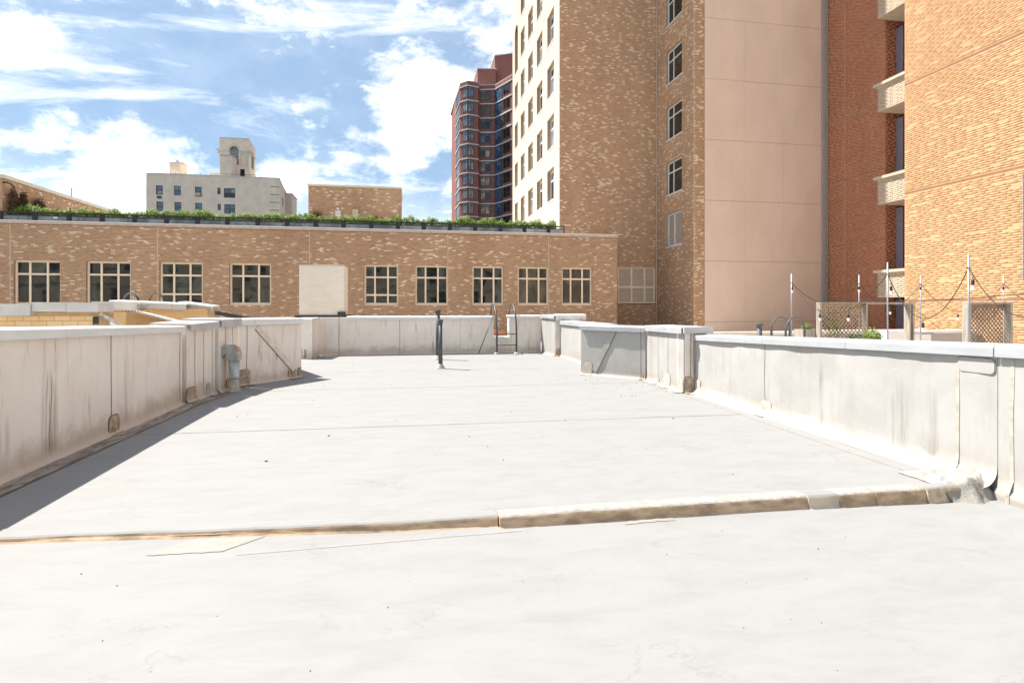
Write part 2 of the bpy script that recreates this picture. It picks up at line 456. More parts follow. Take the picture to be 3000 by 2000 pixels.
class MB:
    def __init__(self):
        self.v, self.f, self.m = [], [], []

    def add(self, vs, fs, m=0):
        k = len(self.v)
        self.v += [tuple(a) for a in vs]
        self.f += [tuple(i + k for i in f) for f in fs]
        self.m += [m] * len(fs)
        return self

    def hexa(self, vs, m=0):
        return self.add(vs, [(0, 3, 2, 1), (4, 5, 6, 7), (0, 1, 5, 4), (1, 2, 6, 5), (2, 3, 7, 6), (3, 0, 4, 7)], m)

    def box(self, x0, x1, y0, y1, z0, z1, m=0):
        return self.hexa([(x0, y0, z0), (x1, y0, z0), (x1, y1, z0), (x0, y1, z0), (x0, y0, z1), (x1, y0, z1), (x1, y1, z1), (x0, y1, z1)], m)

    def fbox(self, fr, u0, u1, n0, n1, z0, z1, m=0):
        q = [(u0, n1), (u1, n1), (u1, n0), (u0, n0)]
        return self.hexa([fr.p(u, n, z0) for u, n in q] + [fr.p(u, n, z1) for u, n in q], m)

    def prism(self, fr, poly, n0, n1, m=0):
        """polygon given in (u, z), counter-clockwise seen from outside, extruded n0..n1"""
        k = len(poly)
        vs = [fr.p(u, n1, z) for u, z in poly] + [fr.p(u, n0, z) for u, z in poly]
        fs = [tuple(range(k)), tuple(range(2 * k - 1, k - 1, -1))] + [(i, i + k, (i + 1) % k + k, (i + 1) % k) for i in range(k)]
        return self.add(vs, fs, m)

    def plan(self, poly, z0, z1, m=0):
        k = len(poly)
        vs = [(x, y, z0) for x, y in poly] + [(x, y, z1) for x, y in poly]
        fs = [tuple(range(k - 1, -1, -1)), tuple(range(k, 2 * k))] + [(i, (i + 1) % k, (i + 1) % k + k, i + k) for i in range(k)]
        return self.add(vs, fs, m)

    def tube(self, path, r, seg=8, m=0, caps=True):
        pts = [Vector(p) for p in path]
        rs = r if isinstance(r, (list, tuple)) else [r] * len(pts)
        vs, fs = [], []
        ref = None
        for i, p in enumerate(pts):
            d = (pts[min(i + 1, len(pts) - 1)] - pts[max(i - 1, 0)]).normalized()
            if ref is None:
                ref = Vector((0, 0, 1)) if abs(d.z) < 0.9 else Vector((1, 0, 0))
            a = (ref - d * ref.dot(d)).normalized()
            ref = a
            b = d.cross(a)
            for s in range(seg):
                t = 2 * math.pi * s / seg
                vs.append(p + (a * math.cos(t) + b * math.sin(t)) * rs[i])
        for i in range(len(pts) - 1):
            for s in range(seg):
                s2 = (s + 1) % seg
                fs.append((i * seg + s, i * seg + s2, (i + 1) * seg + s2, (i + 1) * seg + s))
        if caps:
            fs.append(tuple(range(seg - 1, -1, -1)))
            fs.append(tuple((len(pts) - 1) * seg + s for s in range(seg)))
        return self.add(vs, fs, m)

    def bar(self, a, b, w, h, m=0):
        a, b = Vector(a), Vector(b)
        d = (b - a).normalized()
        s = d.cross(Vector((0, 0, 1)))
        s = s.normalized() if s.length > 1e-4 else Vector((1, 0, 0))
        t = s.cross(d)
        vs = []
        for p in (a, b):
            vs += [p - s * w / 2 - t * h / 2, p + s * w / 2 - t * h / 2, p + s * w / 2 + t * h / 2, p - s * w / 2 + t * h / 2]
        return self.hexa(vs, m)

    def build(self, name, mats, parent=None, smooth=False):
        off = base_of(parent) if parent else Vector((0, 0, 0))
        me = bpy.data.meshes.new(name)
        me.from_pydata([(x - off.x, y - off.y, z - off.z) for x, y, z in self.v], [], self.f)
        for m in (mats if isinstance(mats, (list, tuple)) else [mats]):
            me.materials.append(M[m] if isinstance(m, str) else m)
        if any(self.m):
            me.polygons.foreach_set('material_index', self.m)
        if smooth:
            me.polygons.foreach_set('use_smooth', [True] * len(self.f))
        me.update()
        o = bpy.data.objects.new(name, me)
        col.objects.link(o)
        o.parent = parent
        return o


def struct(name, mb, mats, smooth=False):
    return tag(mb.build(name, mats, None, smooth), kind='structure')


def spans(u0, u1, cuts):
    out = [(u0, u1)]
    for a, b in cuts:
        nxt = []
        for s, e in out:
            if b <= s or a >= e:
                nxt.append((s, e))
            else:
                if a > s:
                    nxt.append((s, a))
                if b < e:
                    nxt.append((b, e))
        out = nxt
    return out


def wall_sheet(mb, fr, u0, u1, z0, z1, openings, thick=0.35, depth=0.2, m=0, mreveal=0):
    """backing wall with real openings (u0,u1,z0,z1) and their reveals"""
    zs = sorted({z0, z1} | {z for o in openings for z in o[2:4] if z0 < z < z1})
    for za, zb in zip(zs, zs[1:]):
        mid = (za + zb) / 2
        for a, b in spans(u0, u1, [(o[0], o[1]) for o in openings if o[2] < mid < o[3]]):
            mb.add([fr.p(a, 0, za), fr.p(b, 0, za), fr.p(b, 0, zb), fr.p(a, 0, zb)], [(0, 1, 2, 3)], m)
    for a, b, c, d in openings:
        for q in ([(a, c), (a, d)], [(a, d), (b, d)], [(b, d), (b, c)], [(b, c), (a, c)]):
            (ua, qa), (ub, qb) = q
            mb.add([fr.p(ua, 0, qa), fr.p(ub, 0, qb), fr.p(ub, -depth, qb), fr.p(ua, -depth, qa)], [(0, 1, 2, 3)], mreveal)
    return mb


UNIT = {}


def unit_brick(colour, mat):
    key = (colour, mat)
    if key not in UNIT:
        me = bpy.data.meshes.new('brick')
        me.from_pydata([(0, -1, 0), (1, -1, 0), (1, 0, 0), (0, 0, 0), (0, -1, 1), (1, -1, 1), (1, 0, 1), (0, 0, 1)], [],
                       [(4, 5, 6, 7), (0, 1, 5, 4), (1, 2, 6, 5), (3, 0, 4, 7), (0, 3, 2, 1)])
        at = me.color_attributes.new('Col', 'FLOAT_COLOR', 'POINT')
        at.data.foreach_set('color', [c for _ in range(8) for c in (*colour, 1.0)])
        me.materials.append(M[mat])
        UNIT[key] = me
    return UNIT[key]


class Bricks:
    """all the bricks of one building; the most visible become parts, the others one 'stuff' part"""
    def __init__(self, root, mat, seed):
        self.root, self.mat, self.rng = root, mat, random.Random(seed)
        self.items = []

    def lay(self, fr, u0, u1, z0, z1, openings, L, h, joint, proud, palette, special=None, rate=0.0, weight=1.0, cluster=0.0):
        rng = self.rng
        n = int((z1 - z0) / h)
        for k in range(n):
            za = z0 + k * h
            mid = za + h / 2
            ofs = (0.0, 0.5)[k % 2] * L + rng.uniform(-cluster, cluster) * L
            for a, b in spans(u0, u1, [(o[0], o[1]) for o in openings if o[2] - h * 0.3 < mid < o[3] + h * 0.3]):
                u = a - ((a - u0 + ofs) % L)
                while u < b - 0.03:
                    s, e = max(u, a), min(u + L, b)
                    u += L
                    if e - s < 0.04:
                        continue
                    sp = special is not None and rng.random() < rate
                    c = rng.choice(special) if sp else rng.choice(palette)
                    pr = proud * rng.uniform(0.75, 1.15)
                    self.items.append((fr, s + joint / 2, e - joint / 2, za + joint / 2, za + h - joint / 2, pr, c, (2.0 if sp else 1.0) * weight))

    def finish(self, most=300, key=None):
        if key is None:
            def key(it):
                f = it[0]
                p = f.p((it[1] + it[2]) / 2, 0, 0)
                return -it[7] * (it[2] - it[1]) / max(1.0, math.hypot(p[0], p[1]))
        idx = sorted(range(len(self.items)), key=lambda i: key(self.items[i]))
        single = idx[:most]
        rest = idx[most:]
        off = base_of(self.root)
        for i in single:
            fr, a, b, c, d, pr, colr, _ = self.items[i]
            o = bpy.data.objects.new('brick', unit_brick(colr, self.mat))
            x, y, z = fr.p(a, 0, c)
            o.location = (x - off.x, y - off.y, z - off.z)
            o.rotation_euler = (0, 0, fr.angle())
            o.scale = (b - a, pr, d - c)
            col.objects.link(o)
            o.parent = self.root
        if rest:
            V = np.empty((len(rest) * 8, 3), np.float32)
            Cc = np.ones((len(rest) * 8, 4), np.float32)
            for j, i in enumerate(rest):
                fr, a, b, c, d, pr, colr, _ = self.items[i]
                p0, p1 = fr.p(a, pr, c), fr.p(b, pr, c)
                q0, q1 = fr.p(a, -0.002, c), fr.p(b, -0.002, c)
                V[j * 8:j * 8 + 8] = (p0, p1, q1, q0, (p0[0], p0[1], d), (p1[0], p1[1], d), (q1[0], q1[1], d), (q0[0], q0[1], d))
                Cc[j * 8:j * 8 + 8, :3] = colr
            V -= np.array(off, np.float32)
            F = np.array([(4, 5, 6, 7), (0, 1, 5, 4), (1, 2, 6, 5), (3, 0, 4, 7), (0, 3, 2, 1)], np.int32)
            F = (F[None] + (np.arange(len(rest), dtype=np.int32) * 8)[:, None, None]).reshape(-1)
            me = bpy.data.meshes.new('brickwork')
            me.vertices.add(len(V))
            me.vertices.foreach_set('co', V.reshape(-1))
            me.loops.add(len(F))
            me.loops.foreach_set('vertex_index', F)
            me.polygons.add(len(F) // 4)
            me.polygons.foreach_set('loop_start', np.arange(0, len(F), 4, dtype=np.int32))
            at = me.color_attributes.new('Col', 'FLOAT_COLOR', 'POINT')
            at.data.foreach_set('color', Cc.reshape(-1))
            me.materials.append(M[self.mat])
            me.update(calc_edges=True)
            o = bpy.data.objects.new('brickwork', me)
            col.objects.link(o)
            o.parent = self.root
            o['kind'] = 'stuff'


def jitter(c, k, rng):
    return tuple(round(max(0, min(1, x * (1 + rng.uniform(-k, k)))), 3) for x in c)


_r = random.Random(5)
TAN = [tuple(round(x * s, 3) for x in (0.53, 0.335, 0.208)) for s in (0.90, 0.95, 0.98, 1.0, 1.03, 1.07)] + [(0.51, 0.33, 0.205), (0.47, 0.275, 0.155)]
PALE = [(0.76, 0.60, 0.43), (0.79, 0.64, 0.47), (0.71, 0.54, 0.37)]
ORANGE = [(0.490, 0.288, 0.154), (0.498, 0.296, 0.161), (0.480, 0.278, 0.146), (0.504, 0.302, 0.166), (0.490, 0.288, 0.152), (0.470, 0.266, 0.137)]
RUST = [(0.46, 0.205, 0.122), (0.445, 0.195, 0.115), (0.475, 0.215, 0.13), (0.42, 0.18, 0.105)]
CREAM = [(0.50, 0.415, 0.305), (0.485, 0.40, 0.29), (0.515, 0.43, 0.32)]
YELLOW = [(0.68, 0.47, 0.25), (0.70, 0.50, 0.28), (0.66, 0.45, 0.235)]
WHITEB = [(0.80, 0.71, 0.60), (0.82, 0.73, 0.62), (0.79, 0.69, 0.58)]


def window(parent, fr, u0, u1, z0, z1, n, ucuts, zcuts, fmat, gmats, fw=0.09, bw=0.07, deep=0.07, sill=None, rng=None, louver=False):
    """frame with bars at the given fractions, one pane per light; n = frame face position along the normal"""
    mb = MB()
    us = [u0 + fw] + [u0 + (u1 - u0) * c for c in ucuts] + [u1 - fw]
    zs = [z0 + fw] + [z0 + (z1 - z0) * c for c in zcuts] + [z1 - fw]
    mb.fbox(fr, u0, u1, n - deep, n, z0, z0 + fw)
    mb.fbox(fr, u0, u1, n - deep, n, z1 - fw, z1)
    mb.fbox(fr, u0, u0 + fw, n - deep, n, z0 + fw, z1 - fw)
    mb.fbox(fr, u1 - fw, u1, n - deep, n, z0 + fw, z1 - fw)
    for c in us[1:-1]:
        mb.fbox(fr, c - bw / 2, c + bw / 2, n - deep, n - 0.004, z0 + fw, z1 - fw)
    for c in zs[1:-1]:
        ends = [u0 + fw] + sum([[x - bw / 2, x + bw / 2] for x in us[1:-1]], []) + [u1 - fw]
        for a, b in zip(ends[::2], ends[1::2]):
            mb.fbox(fr, a, b, n - deep, n - 0.008, c - bw / 2, c + bw / 2)
    if sill:
        mb.fbox(fr, u0 - 0.04, u1 + 0.04, n - deep, sill, z0 - 0.07, z0 - 0.002)
    wo = mb.build('window', fmat, parent)
    k = 0
    for i in range(len(us) - 1):
        for j in range(len(zs) - 1):
            a = us[i] + (bw / 2 if i else 0)
            b = us[i + 1] - (bw / 2 if i < len(us) - 2 else 0)
            c = zs[j] + (bw / 2 if j else 0)
            d = zs[j + 1] - (bw / 2 if j < len(zs) - 2 else 0)
            if louver:
                st = louver if isinstance(louver, float) else 0.075
                q = MB().fbox(fr, a, b, n - deep - 0.02, n - deep, c, d)
                q.build('louver_backing', 'dark_void', wo)
                zz = c + 0.01
                while zz < d - 0.03:
                    s = MB()
                    p = [fr.p(a, n - deep, zz + 0.045), fr.p(b, n - deep, zz + 0.045), fr.p(b, n - 0.012, zz), fr.p(a, n - 0.012, zz)]
                    s.hexa([p[3], p[2], p[1], p[0]] + [(x, y, z + 0.034) for x, y, z in (p[3], p[2], p[1], p[0])])
                    s.build('slat', 'louver', wo)
                    zz += st
                continue
            g = gmats if isinstance(gmats, str) else (rng or random).choice(gmats)
            q = MB()
            t1, t2 = (rng or random).uniform(-0.006, 0.006), (rng or random).uniform(-0.006, 0.006)
            q.add([fr.p(a, n - deep * 0.6 + t1, c), fr.p(b, n - deep * 0.6 - t1, c), fr.p(b, n - deep * 0.6 - t1 + t2, d), fr.p(a, n - deep * 0.6 + t1 + t2, d)], [(0, 1, 2, 3)])
            q.build('pane', g, wo)
            k += 1
    return wo


# ================================================================= THE SETTING
struct('ground', MB().add([(-1500, -1500, -18), (1500, -1500, -18), (1500, 1500, -18), (-1500, 1500, -18)], [(0, 1, 2, 3)]), 'asphalt')


def wavy_grid(x0, x1, y0, y1, nx, ny, zf):
    mb = MB()
    vs = [(x0 + (x1 - x0) * i / nx, y0 + (y1 - y0) * j / ny) for j in range(ny + 1) for i in range(nx + 1)]
    fs = [(j * (nx + 1) + i, j * (nx + 1) + i + 1, (j + 1) * (nx + 1) + i + 1, (j + 1) * (nx + 1) + i) for j in range(ny) for i in range(nx)]
    return mb.add([(x, y, zf(x, y)) for x, y in vs], fs)


def deck_z(x, y):
    return 0.006 * mnoise.noise(Vector((x * 0.45, y * 0.45, 1.0))) + 0.003 * mnoise.noise(Vector((x * 2.5, y * 2.5, 4.0)))


def curb_shift(x):
    return 0.08 * max(0.0, -x - 0.1)


def lower_z(x, y):
    t = max(0.0, min(1.0, (x + 3.4) / 8.0))
    return -0.012 - 0.082 * t ** 0.8 + 0.008 * mnoise.noise(Vector((x * 0.4, y * 0.4, 8.0))) + 0.003 * mnoise.noise(Vector((x * 2, y * 2, 3.0)))


mbd = wavy_grid(-4.3, 5.6, 4.10, 19.3, 60, 90, deck_z)
mbd.v = [(x, y + curb_shift(x) * (19.3 - y) / 15.2, z) for x, y, z in mbd.v]
deck = struct('roof_deck', mbd, 'deck', True)
mbd = wavy_grid(-9.0, 10.0, -7.0, 4.10, 76, 60, lower_z)
mbd.v = [(x, y + curb_shift(x) * (y + 7.0) / 11.1, z) for x, y, z in mbd.v]
low_deck = struct('lower_roof_deck', mbd, 'deck', True)
struct('terrace_deck', MB().box(5.62, 20.9, -30.0, 28.0, -0.6, -0.2), 'terrace')  # carried on unseen behind the camera, pale to bounce light into shade
struct('neighbour_deck', MB().box(-26.0, -4.35, -30.0, 17.5, -0.6, -0.2), 'terrace')  # unseen length behind the camera added for its pale bounce light
struct('courtyard_roof', MB().box(-26.0, 11.4, 19.4, 29.9, -3.6, -3.0), 'terrace')  # unseen pale roof added to bounce sunlight onto the shaded brick facade

# membrane laps running across the deck and along its edges
for y0, x0, x1, dy in ((7.5, -3.25, 4.72, -0.14), (11.0, -3.0, 4.85, -0.12), (13.85, -2.3, 3.9, -0.1), (16.2, -2.9, 4.6, -0.1)):
    mb = MB()
    n = 60
    for i in range(n):
        a, b = x0 + (x1 - x0) * i / n, x0 + (x1 - x0) * (i + 1) / n
        ya = y0 + dy * i / n + 0.008 * mnoise.noise(Vector((a * 1.3, y0, 0)))
        yb = y0 + dy * (i + 1) / n + 0.008 * mnoise.noise(Vector((b * 1.3, y0, 0)))
        wa = 0.010 + 0.007 * mnoise.noise(Vector((a * 4, y0, 5)))
        wb = 0.010 + 0.007 * mnoise.noise(Vector((b * 4, y0, 5)))
        za, zb = deck_z(a, ya) + 0.005, deck_z(b, yb) + 0.005
        mb.add([(a, ya, za), (b, yb, zb), (b, yb + wb, zb), (a, ya + wa, za)], [(0, 1, 2, 3)])
    mb.build('lap_seam', 'dirt', deck)
for pts, wd, mt in (([(-3.28, 4.25), (-3.29, 9.6), (-3.16, 10.9), (-3.05, 11.7)], 0.013, 'dirt'), ([(4.62, 4.5), (4.74, 9.1), (4.62, 9.5), (4.78, 11.0), (4.7, 11.3), (3.85, 12.3)], 0.008, 'dirt_pale'),
                    ([(-2.75, 18.35), (4.2, 18.5)], 0.012, 'dirt')):
    mb = MB()
    for (ax, ay), (bx, by) in zip(pts, pts[1:]):
        n = max(2, int(math.hypot(bx - ax, by - ay) / 0.2))
        for i in range(n):
            s, e = i / n, (i + 1) / n
            p = (ax + (bx - ax) * s, ay + (by - ay) * s)
            q = (ax + (bx - ax) * e, ay + (by - ay) * e)
            l = math.hypot(q[0] - p[0], q[1] - p[1])
            nx, ny = -(q[1] - p[1]) / l * wd / 2, (q[0] - p[0]) / l * wd / 2
            mb.add([(p[0] - nx, p[1] - ny, deck_z(*p) + 0.0055), (q[0] - nx, q[1] - ny, deck_z(*q) + 0.0055), (q[0] + nx, q[1] + ny, deck_z(*q) + 0.0055), (p[0] + nx, p[1] + ny, deck_z(*p) + 0.0055)], [(0, 3, 2, 1)])
    mb.build('edge_seam', mt, deck)

# silt left by standing water along the foot of the left parapet (a stain with its own ragged outline)
m, t, b = material('silt_stain')
p = coords(t)
c = t.mix(t.ramp(t.noise(t.mapping(p, (3, 1, 1)), 2.2, 7, 0.7, 0.8), 0.35, 0.62), (0.42, 0.36, 0.30), (0.17, 0.12, 0.085))
t.link(c, b.inputs['Base Color'])
b.inputs['Roughness'].default_value = 0.85
M['silt'] = m
rng = random.Random(3)
mb = MB()
n = 70
L = [(-3.5, 4.3), (-3.5, 9.7), (-3.28, 11.75)]
for i in range(n):
    y = 4.3 + (11.8 - 4.3) * i / n
    y2 = 4.3 + (11.8 - 4.3) * (i + 1) / n

    def xr(yy):
        return (-3.30 if yy < 9.7 else -3.30 + (yy - 9.7) * 0.11) + 0.02 * mnoise.noise(Vector((yy * 1.7, 2, 0)))

    xa, xb = xr(y), xr(y2)
    mb.add([(xa - 0.30, y, deck_z(xa - 0.3, y) + 0.004), (xa, y, deck_z(xa, y) + 0.004), (xb, y2, deck_z(xb, y2) + 0.004), (xb - 0.30, y2, deck_z(xb - 0.3, y2) + 0.004)], [(0, 1, 2, 3)])
mb.build('silt_strip', 'silt', deck)


# ================================================================= PARAPETS
def coping_seg(fr, ua, ub, za, zb, front, back, h):
    """one sheet-metal coping piece: lip, face and slightly pitched top"""
    mb = MB()
    g = 0.003
    prof = [(front, -h), (front, -0.012), (front - 0.012, 0.0), (-back, 0.015), (-back, -h * 0.8), (-back + 0.01, -h * 0.8), (-back + 0.01, -0.02), (front - 0.012, -0.03), (front - 0.012, -h)]
    k = len(prof)
    vs = [fr.p(ua + g, n, za + z) for n, z in prof] + [fr.p(ub - g, n, zb + z) for n, z in prof]
    fs = [(i, (i + 1) % k, (i + 1) % k + k, i + k) for i in range(k)]
    fs += [tuple(range(k - 1, -1, -1)), tuple(range(k, 2 * k))]
    return mb.add(vs, [tuple(reversed(f)) for f in fs])


def round_rect(u, z, w, h, r, k=5, top_only=False):
    pts = []
    for cx, cz, a0 in ((u + w / 2 - r, z + r, -90), (u + w / 2 - r, z + h - r, 0), (u - w / 2 + r, z + h - r, 90), (u - w / 2 + r, z + r, 180)):
        if top_only and cz < z + h / 2:
            pts.append((u + w / 2, z) if cx > u else (u - w / 2, z))
            continue
        for i in range(k + 1):
            a = R(a0 + 90 * i / k)
            pts.append((cx + r * math.cos(a), cz + r * math.sin(a)))
    return pts


def parapet(label, p0, p1, h0, h1, thick=0.30, mat='wall_left', breaks=(), seams=(), patches=(), cope=True, root=None, cope_h=0.105, z_base=-0.25, over=0.06,
            amp=0.010, cant=0.07, zfoot=0.0, cope_ext=(0, 0), cope_mat='coping', straps=()):
    fr = Frame(p0[0], p0[1], p1[0] - p0[0], p1[1] - p0[1])
    L = math.hypot(p1[0] - p0[0], p1[1] - p0[1])
    if root is None:
        root = thing('parapet_wall', ((p0[0] + p1[0]) / 2, (p0[1] + p1[1]) / 2, 0), label, 'parapet')

    def top(u):
        return h0 + (h1 - h0) * u / L - (0.03 if cope else 0)

    mb = MB()
    sd = hash((round(p0[0], 2), round(p0[1], 2))) % 97
    sd = (p0[0] * 13.7 + p0[1] * 7.1) % 50

    def nd(u, f):
        z = zfoot + f * (top(u) - zfoot)
        v = 0.7 * mnoise.noise(Vector((u * 1.6, z * 0.9, sd))) + 0.55 * mnoise.noise(Vector((u * 4.5 + z * 2.2, z * 1.6, sd + 9)))
        edge = min(1, u / 0.12, (L - u) / 0.12)
        d = 0.012 + amp * v * max(0, edge) * min(1, (1 - f) * 6)
        if z < cant:
            q = 1 - max(0, z) / cant
            d += cant * (1 - math.sqrt(max(0, 1 - q * q)))
        return d

    nu = max(4, int(L / 0.09))
    fz = [0, 0.012, 0.025, 0.045, 0.07] + [0.10 + 0.9 * i / 14 for i in range(15)]
    vs, fs = [], []
    for i in range(nu + 1):
        u = L * i / nu
        for f in fz:
            vs.append(fr.p(u, nd(u, f), zfoot + f * (top(u) - zfoot)))
    k = len(fz)
    for i in range(nu):
        for j in range(k - 1):
            fs.append((i * k + j, (i + 1) * k + j, (i + 1) * k + j + 1, i * k + j + 1))
    mb.add(vs, fs)
    face = mb.build('membrane', mat, root, True)
    body = MB()
    q = [(0, 0.006), (L, 0.006), (L, -thick), (0, -thick)]
    body.hexa([fr.p(u, n, z_base) for u, n in q] + [fr.p(u, n, top(u)) for u, n in q])
    body.build('wall_core', mat, root)
    if cope:
        ux = [-cope_ext[0]] + list(breaks) + [L + cope_ext[1]]
        for ua, ub in zip(ux, ux[1:]):
            za, zb = h0 + (h1 - h0) * ua / L, h0 + (h1 - h0) * ub / L
            coping_seg(fr, ua, ub, za, zb, over, thick + 0.05, cope_h).build('coping', cope_mat, root)
    for su, wdt, mt in seams:
        s = MB()
        zt = top(su) - 0.08
        n = 12
        for i in range(n):
            f0, f1 = i / n, (i + 1) / n
            ua = su + 0.012 * mnoise.noise(Vector((su, f0 * 2.5, sd)))
            ub = su + 0.012 * mnoise.noise(Vector((su, f1 * 2.5, sd)))
            n0, n1 = nd(su, f0) + 0.0035, nd(su, f1) + 0.0035
            za, zb = zfoot + f0 * (top(su) - zfoot), zfoot + f1 * (top(su) - zfoot)
            s.add([fr.p(ua, n0, za), fr.p(ua + wdt, n0, za), fr.p(ub + wdt, n1, zb), fr.p(ub, n1, zb)], [(0, 1, 2, 3)])
        s.build('seam', mt, root)
    for pu, pz, pw, ph, mt in patches:
        s = MB()
        rr = min(pw, ph) * 0.3
        nn = max(nd(min(L - 0.01, max(0.01, pu)), 0.15), 0.014)
        s.prism(fr, round_rect(pu, zfoot + pz, pw, ph, rr), nn + 0.001, nn + 0.007, 1)
        s.prism(fr, round_rect(pu, zfoot + pz + 0.004, pw - 0.012, ph - 0.012, rr * 0.95), nn + 0.007, nn + 0.012, 0)
        if pz < 0.02:   # the flange of the patch lies out on the deck
            s.add([fr.p(pu - pw * 0.55, nn, zfoot + 0.011), fr.p(pu - pw * 0.5, nn + 0.14, zfoot + 0.012), fr.p(pu + pw * 0.5, nn + 0.16, zfoot + 0.012), fr.p(pu + pw * 0.55, nn, zfoot + 0.011)], [(0, 1, 2, 3)], 0)
        s.build('patch', [mt, 'dirt' if mt == 'patch' else 'dirt_pale'], root)
    for ua, za, ub, zb, wd, mt in straps:
        s = MB()
        du, dz = ub - ua, zb - za
        l = math.hypot(du, dz)
        a, c = -dz / l * wd / 2, du / l * wd / 2
        s.prism(fr, [(ua - a, za - c), (ub - a, zb - c), (ub + a, zb + c), (ua + a, za + c)], 0.018, 0.027, 0)
        e = 0.012 / wd
        s.prism(fr, [(ua - a, za - c), (ub - a, zb - c), (ub - a * (1 - 2 * e), zb - c * (1 - 2 * e)), (ua - a * (1 - 2 * e), za - c * (1 - 2 * e))], 0.027, 0.030, 1)
        s.build('membrane_strip', [mt, 'dirt'], root)
    return root


# left side
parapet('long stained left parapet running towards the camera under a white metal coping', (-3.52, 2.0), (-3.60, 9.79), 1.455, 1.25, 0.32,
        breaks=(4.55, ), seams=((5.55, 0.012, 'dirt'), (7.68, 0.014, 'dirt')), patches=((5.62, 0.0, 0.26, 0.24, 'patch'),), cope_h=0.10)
parapet('narrow jogged left parapet pier with stained seams beyond the long left wall', (-3.56, 9.84), (-3.47, 10.92), 1.285, 1.30, 0.5,
        seams=((0.30, 0.012, 'dirt'), (0.62, 0.010, 'dirt'), (0.95, 0.012, 'dirt')), patches=((0.16, 0.0, 0.36, 0.24, 'patch'), (0.80, 0.0, 0.16, 0.22, 'patch_pale')), breaks=(0.62,), cope_h=0.115, over=0.09, cope_mat='coping_grey')
parapet('short stained left pier with raised coping just before the slanted panel', (-3.43, 10.96), (-3.31, 11.76), 1.33, 1.335, 0.6,
        seams=((0.25, 0.014, 'dirt'), (0.55, 0.010, 'dirt')), patches=((0.38, 0.0, 0.18, 0.2, 'patch'),), cope_h=0.15, over=0.08, cope_mat='coping_grey')
parapet('slanted left parapet panel with a diagonal membrane strip behind the gooseneck vent', (-3.30, 11.80), (-2.38, 13.10), 1.315, 1.31, 0.32,
        seams=((0.16, 0.012, 'dirt'),), patches=((0.10, 0.0, 0.30, 0.32, 'patch'), (1.33, 0.0, 0.24, 0.22, 'patch'), (1.53, 0.0, 0.10, 0.22, 'patch')), breaks=(0.34,),
        straps=((0.40, 1.14, 1.38, 0.18, 0.13, 'strip_tan'),), cope_h=0.12, cope_ext=(0.02, 0.02), amp=0.005)
rt = parapet('low square pier at the far left corner with dark grime at its foot', (-3.45, 17.85), (-2.90, 17.80), 1.21, 1.21, 0.9, patches=((0.28, 0.0, 0.2, 0.3, 'patch'),), seams=((0.34, 0.012, 'dirt'),), cope_h=0.10)
parapet('', (-2.90, 17.80), (-2.92, 18.80), 1.19, 1.19, 0.3, cope=False, root=rt, patches=((0.45, 0.0, 0.5, 0.42, 'patch'),), seams=((0.35, 0.02, 'dirt'), (0.75, 0.02, 'dirt')))
parapet('back wall of the left light shaft between slanted panel and far corner', (-2.55, 13.40), (-3.38, 15.2), 1.20, 1.20, 0.3)

# far wall with the ladder notch
FY = 18.85
rt = parapet('far parapet wall in shade with streaks, notched where the ladder climbs over', (-2.88, FY), (2.80, FY), 1.245, 1.245, 0.30, mat='wall_left', breaks=(1.75, 3.9),
             seams=((0.62, 0.016, 'dirt'), (2.55, 0.020, 'dirt_pale'), (4.55, 0.008, 'dirt_pale')), patches=((4.60, 0.02, 0.19, 0.12, 'wall_left'),), cope_h=0.10, cope_ext=(-0.86, 0.02))
parapet('', (3.34, FY), (4.46, FY), 1.27, 1.27, 0.30, root=rt, mat='wall_left', cope_h=0.10, cope_ext=(0.04, 0))
parapet('', (2.80, FY), (3.34, FY), 0.55, 0.55, 0.30, root=rt, mat='wall_left', cope_h=0.075, cope_ext=(0.04, 0.04), over=0.05)
for a, b in ((2.745, 2.80), (3.34, 3.395)):
    MB().box(a, b, FY - 0.06, FY - 0.02, 0.60, 1.12).build('notch_trim', 'coping', rt)
MB().box(2.86, 3.28, FY + 0.36, FY + 0.42, 0.50, 0.72).build('notch_board', 'wood_red', rt)

# right side
rt = parapet('sunlit far right pier beside the notched far wall', (4.46, 18.72), (4.56, 17.26), 1.30, 1.29, 0.45, mat='wall_right', cope_mat='coping_cool', breaks=(0.75,), seams=((0.6, 0.010, 'dirt_pale'), (1.0, 0.008, 'dirt_pale')), cope_h=0.11, cope_ext=(0, 0.04))
parapet('', (4.56, 17.24), (5.02, 17.24), 1.27, 1.27, 0.3, mat='wall_left', cope=False, root=rt, patches=((0.11, 0.0, 0.20, 0.24, 'patch'), (0.30, 0.0, 0.14, 0.2, 'patch')), seams=((0.27, 0.012, 'dirt'),))
parapet('', (4.58, 17.20), (5.55, 17.20), 1.32, 1.32, 0.25, mat='wall_left', root=rt, cope_h=0.11, z_base=1.14, zfoot=1.16, over=0.04)
parapet('low sunlit wall length set back between far right pier and slanted grey panel', (4.72, 17.2), (4.70, 13.1), 1.12, 1.13, 0.3, mat='wall_right', cope_mat='coping_cool', breaks=(1.2,), cope_h=0.11)
parapet('slanted grey right parapet panel in shade with a diagonal membrane strip', (3.93, 12.52), (4.98, 11.30), 1.135, 1.125, 0.34, mat='wall_right',
        seams=((1.50, 0.010, 'dirt'),), patches=((0.17, 0.0, 0.26, 0.30, 'patch_pale'), (1.54, 0.0, 0.08, 0.09, 'patch')), straps=((0.36, 0.10, 0.86, 1.02, 0.14, 'strip_grey'),),
        cope_mat='coping_cool', breaks=(0.22, 1.53), cope_h=0.11, cope_ext=(0.03, 0.0), over=0.07)
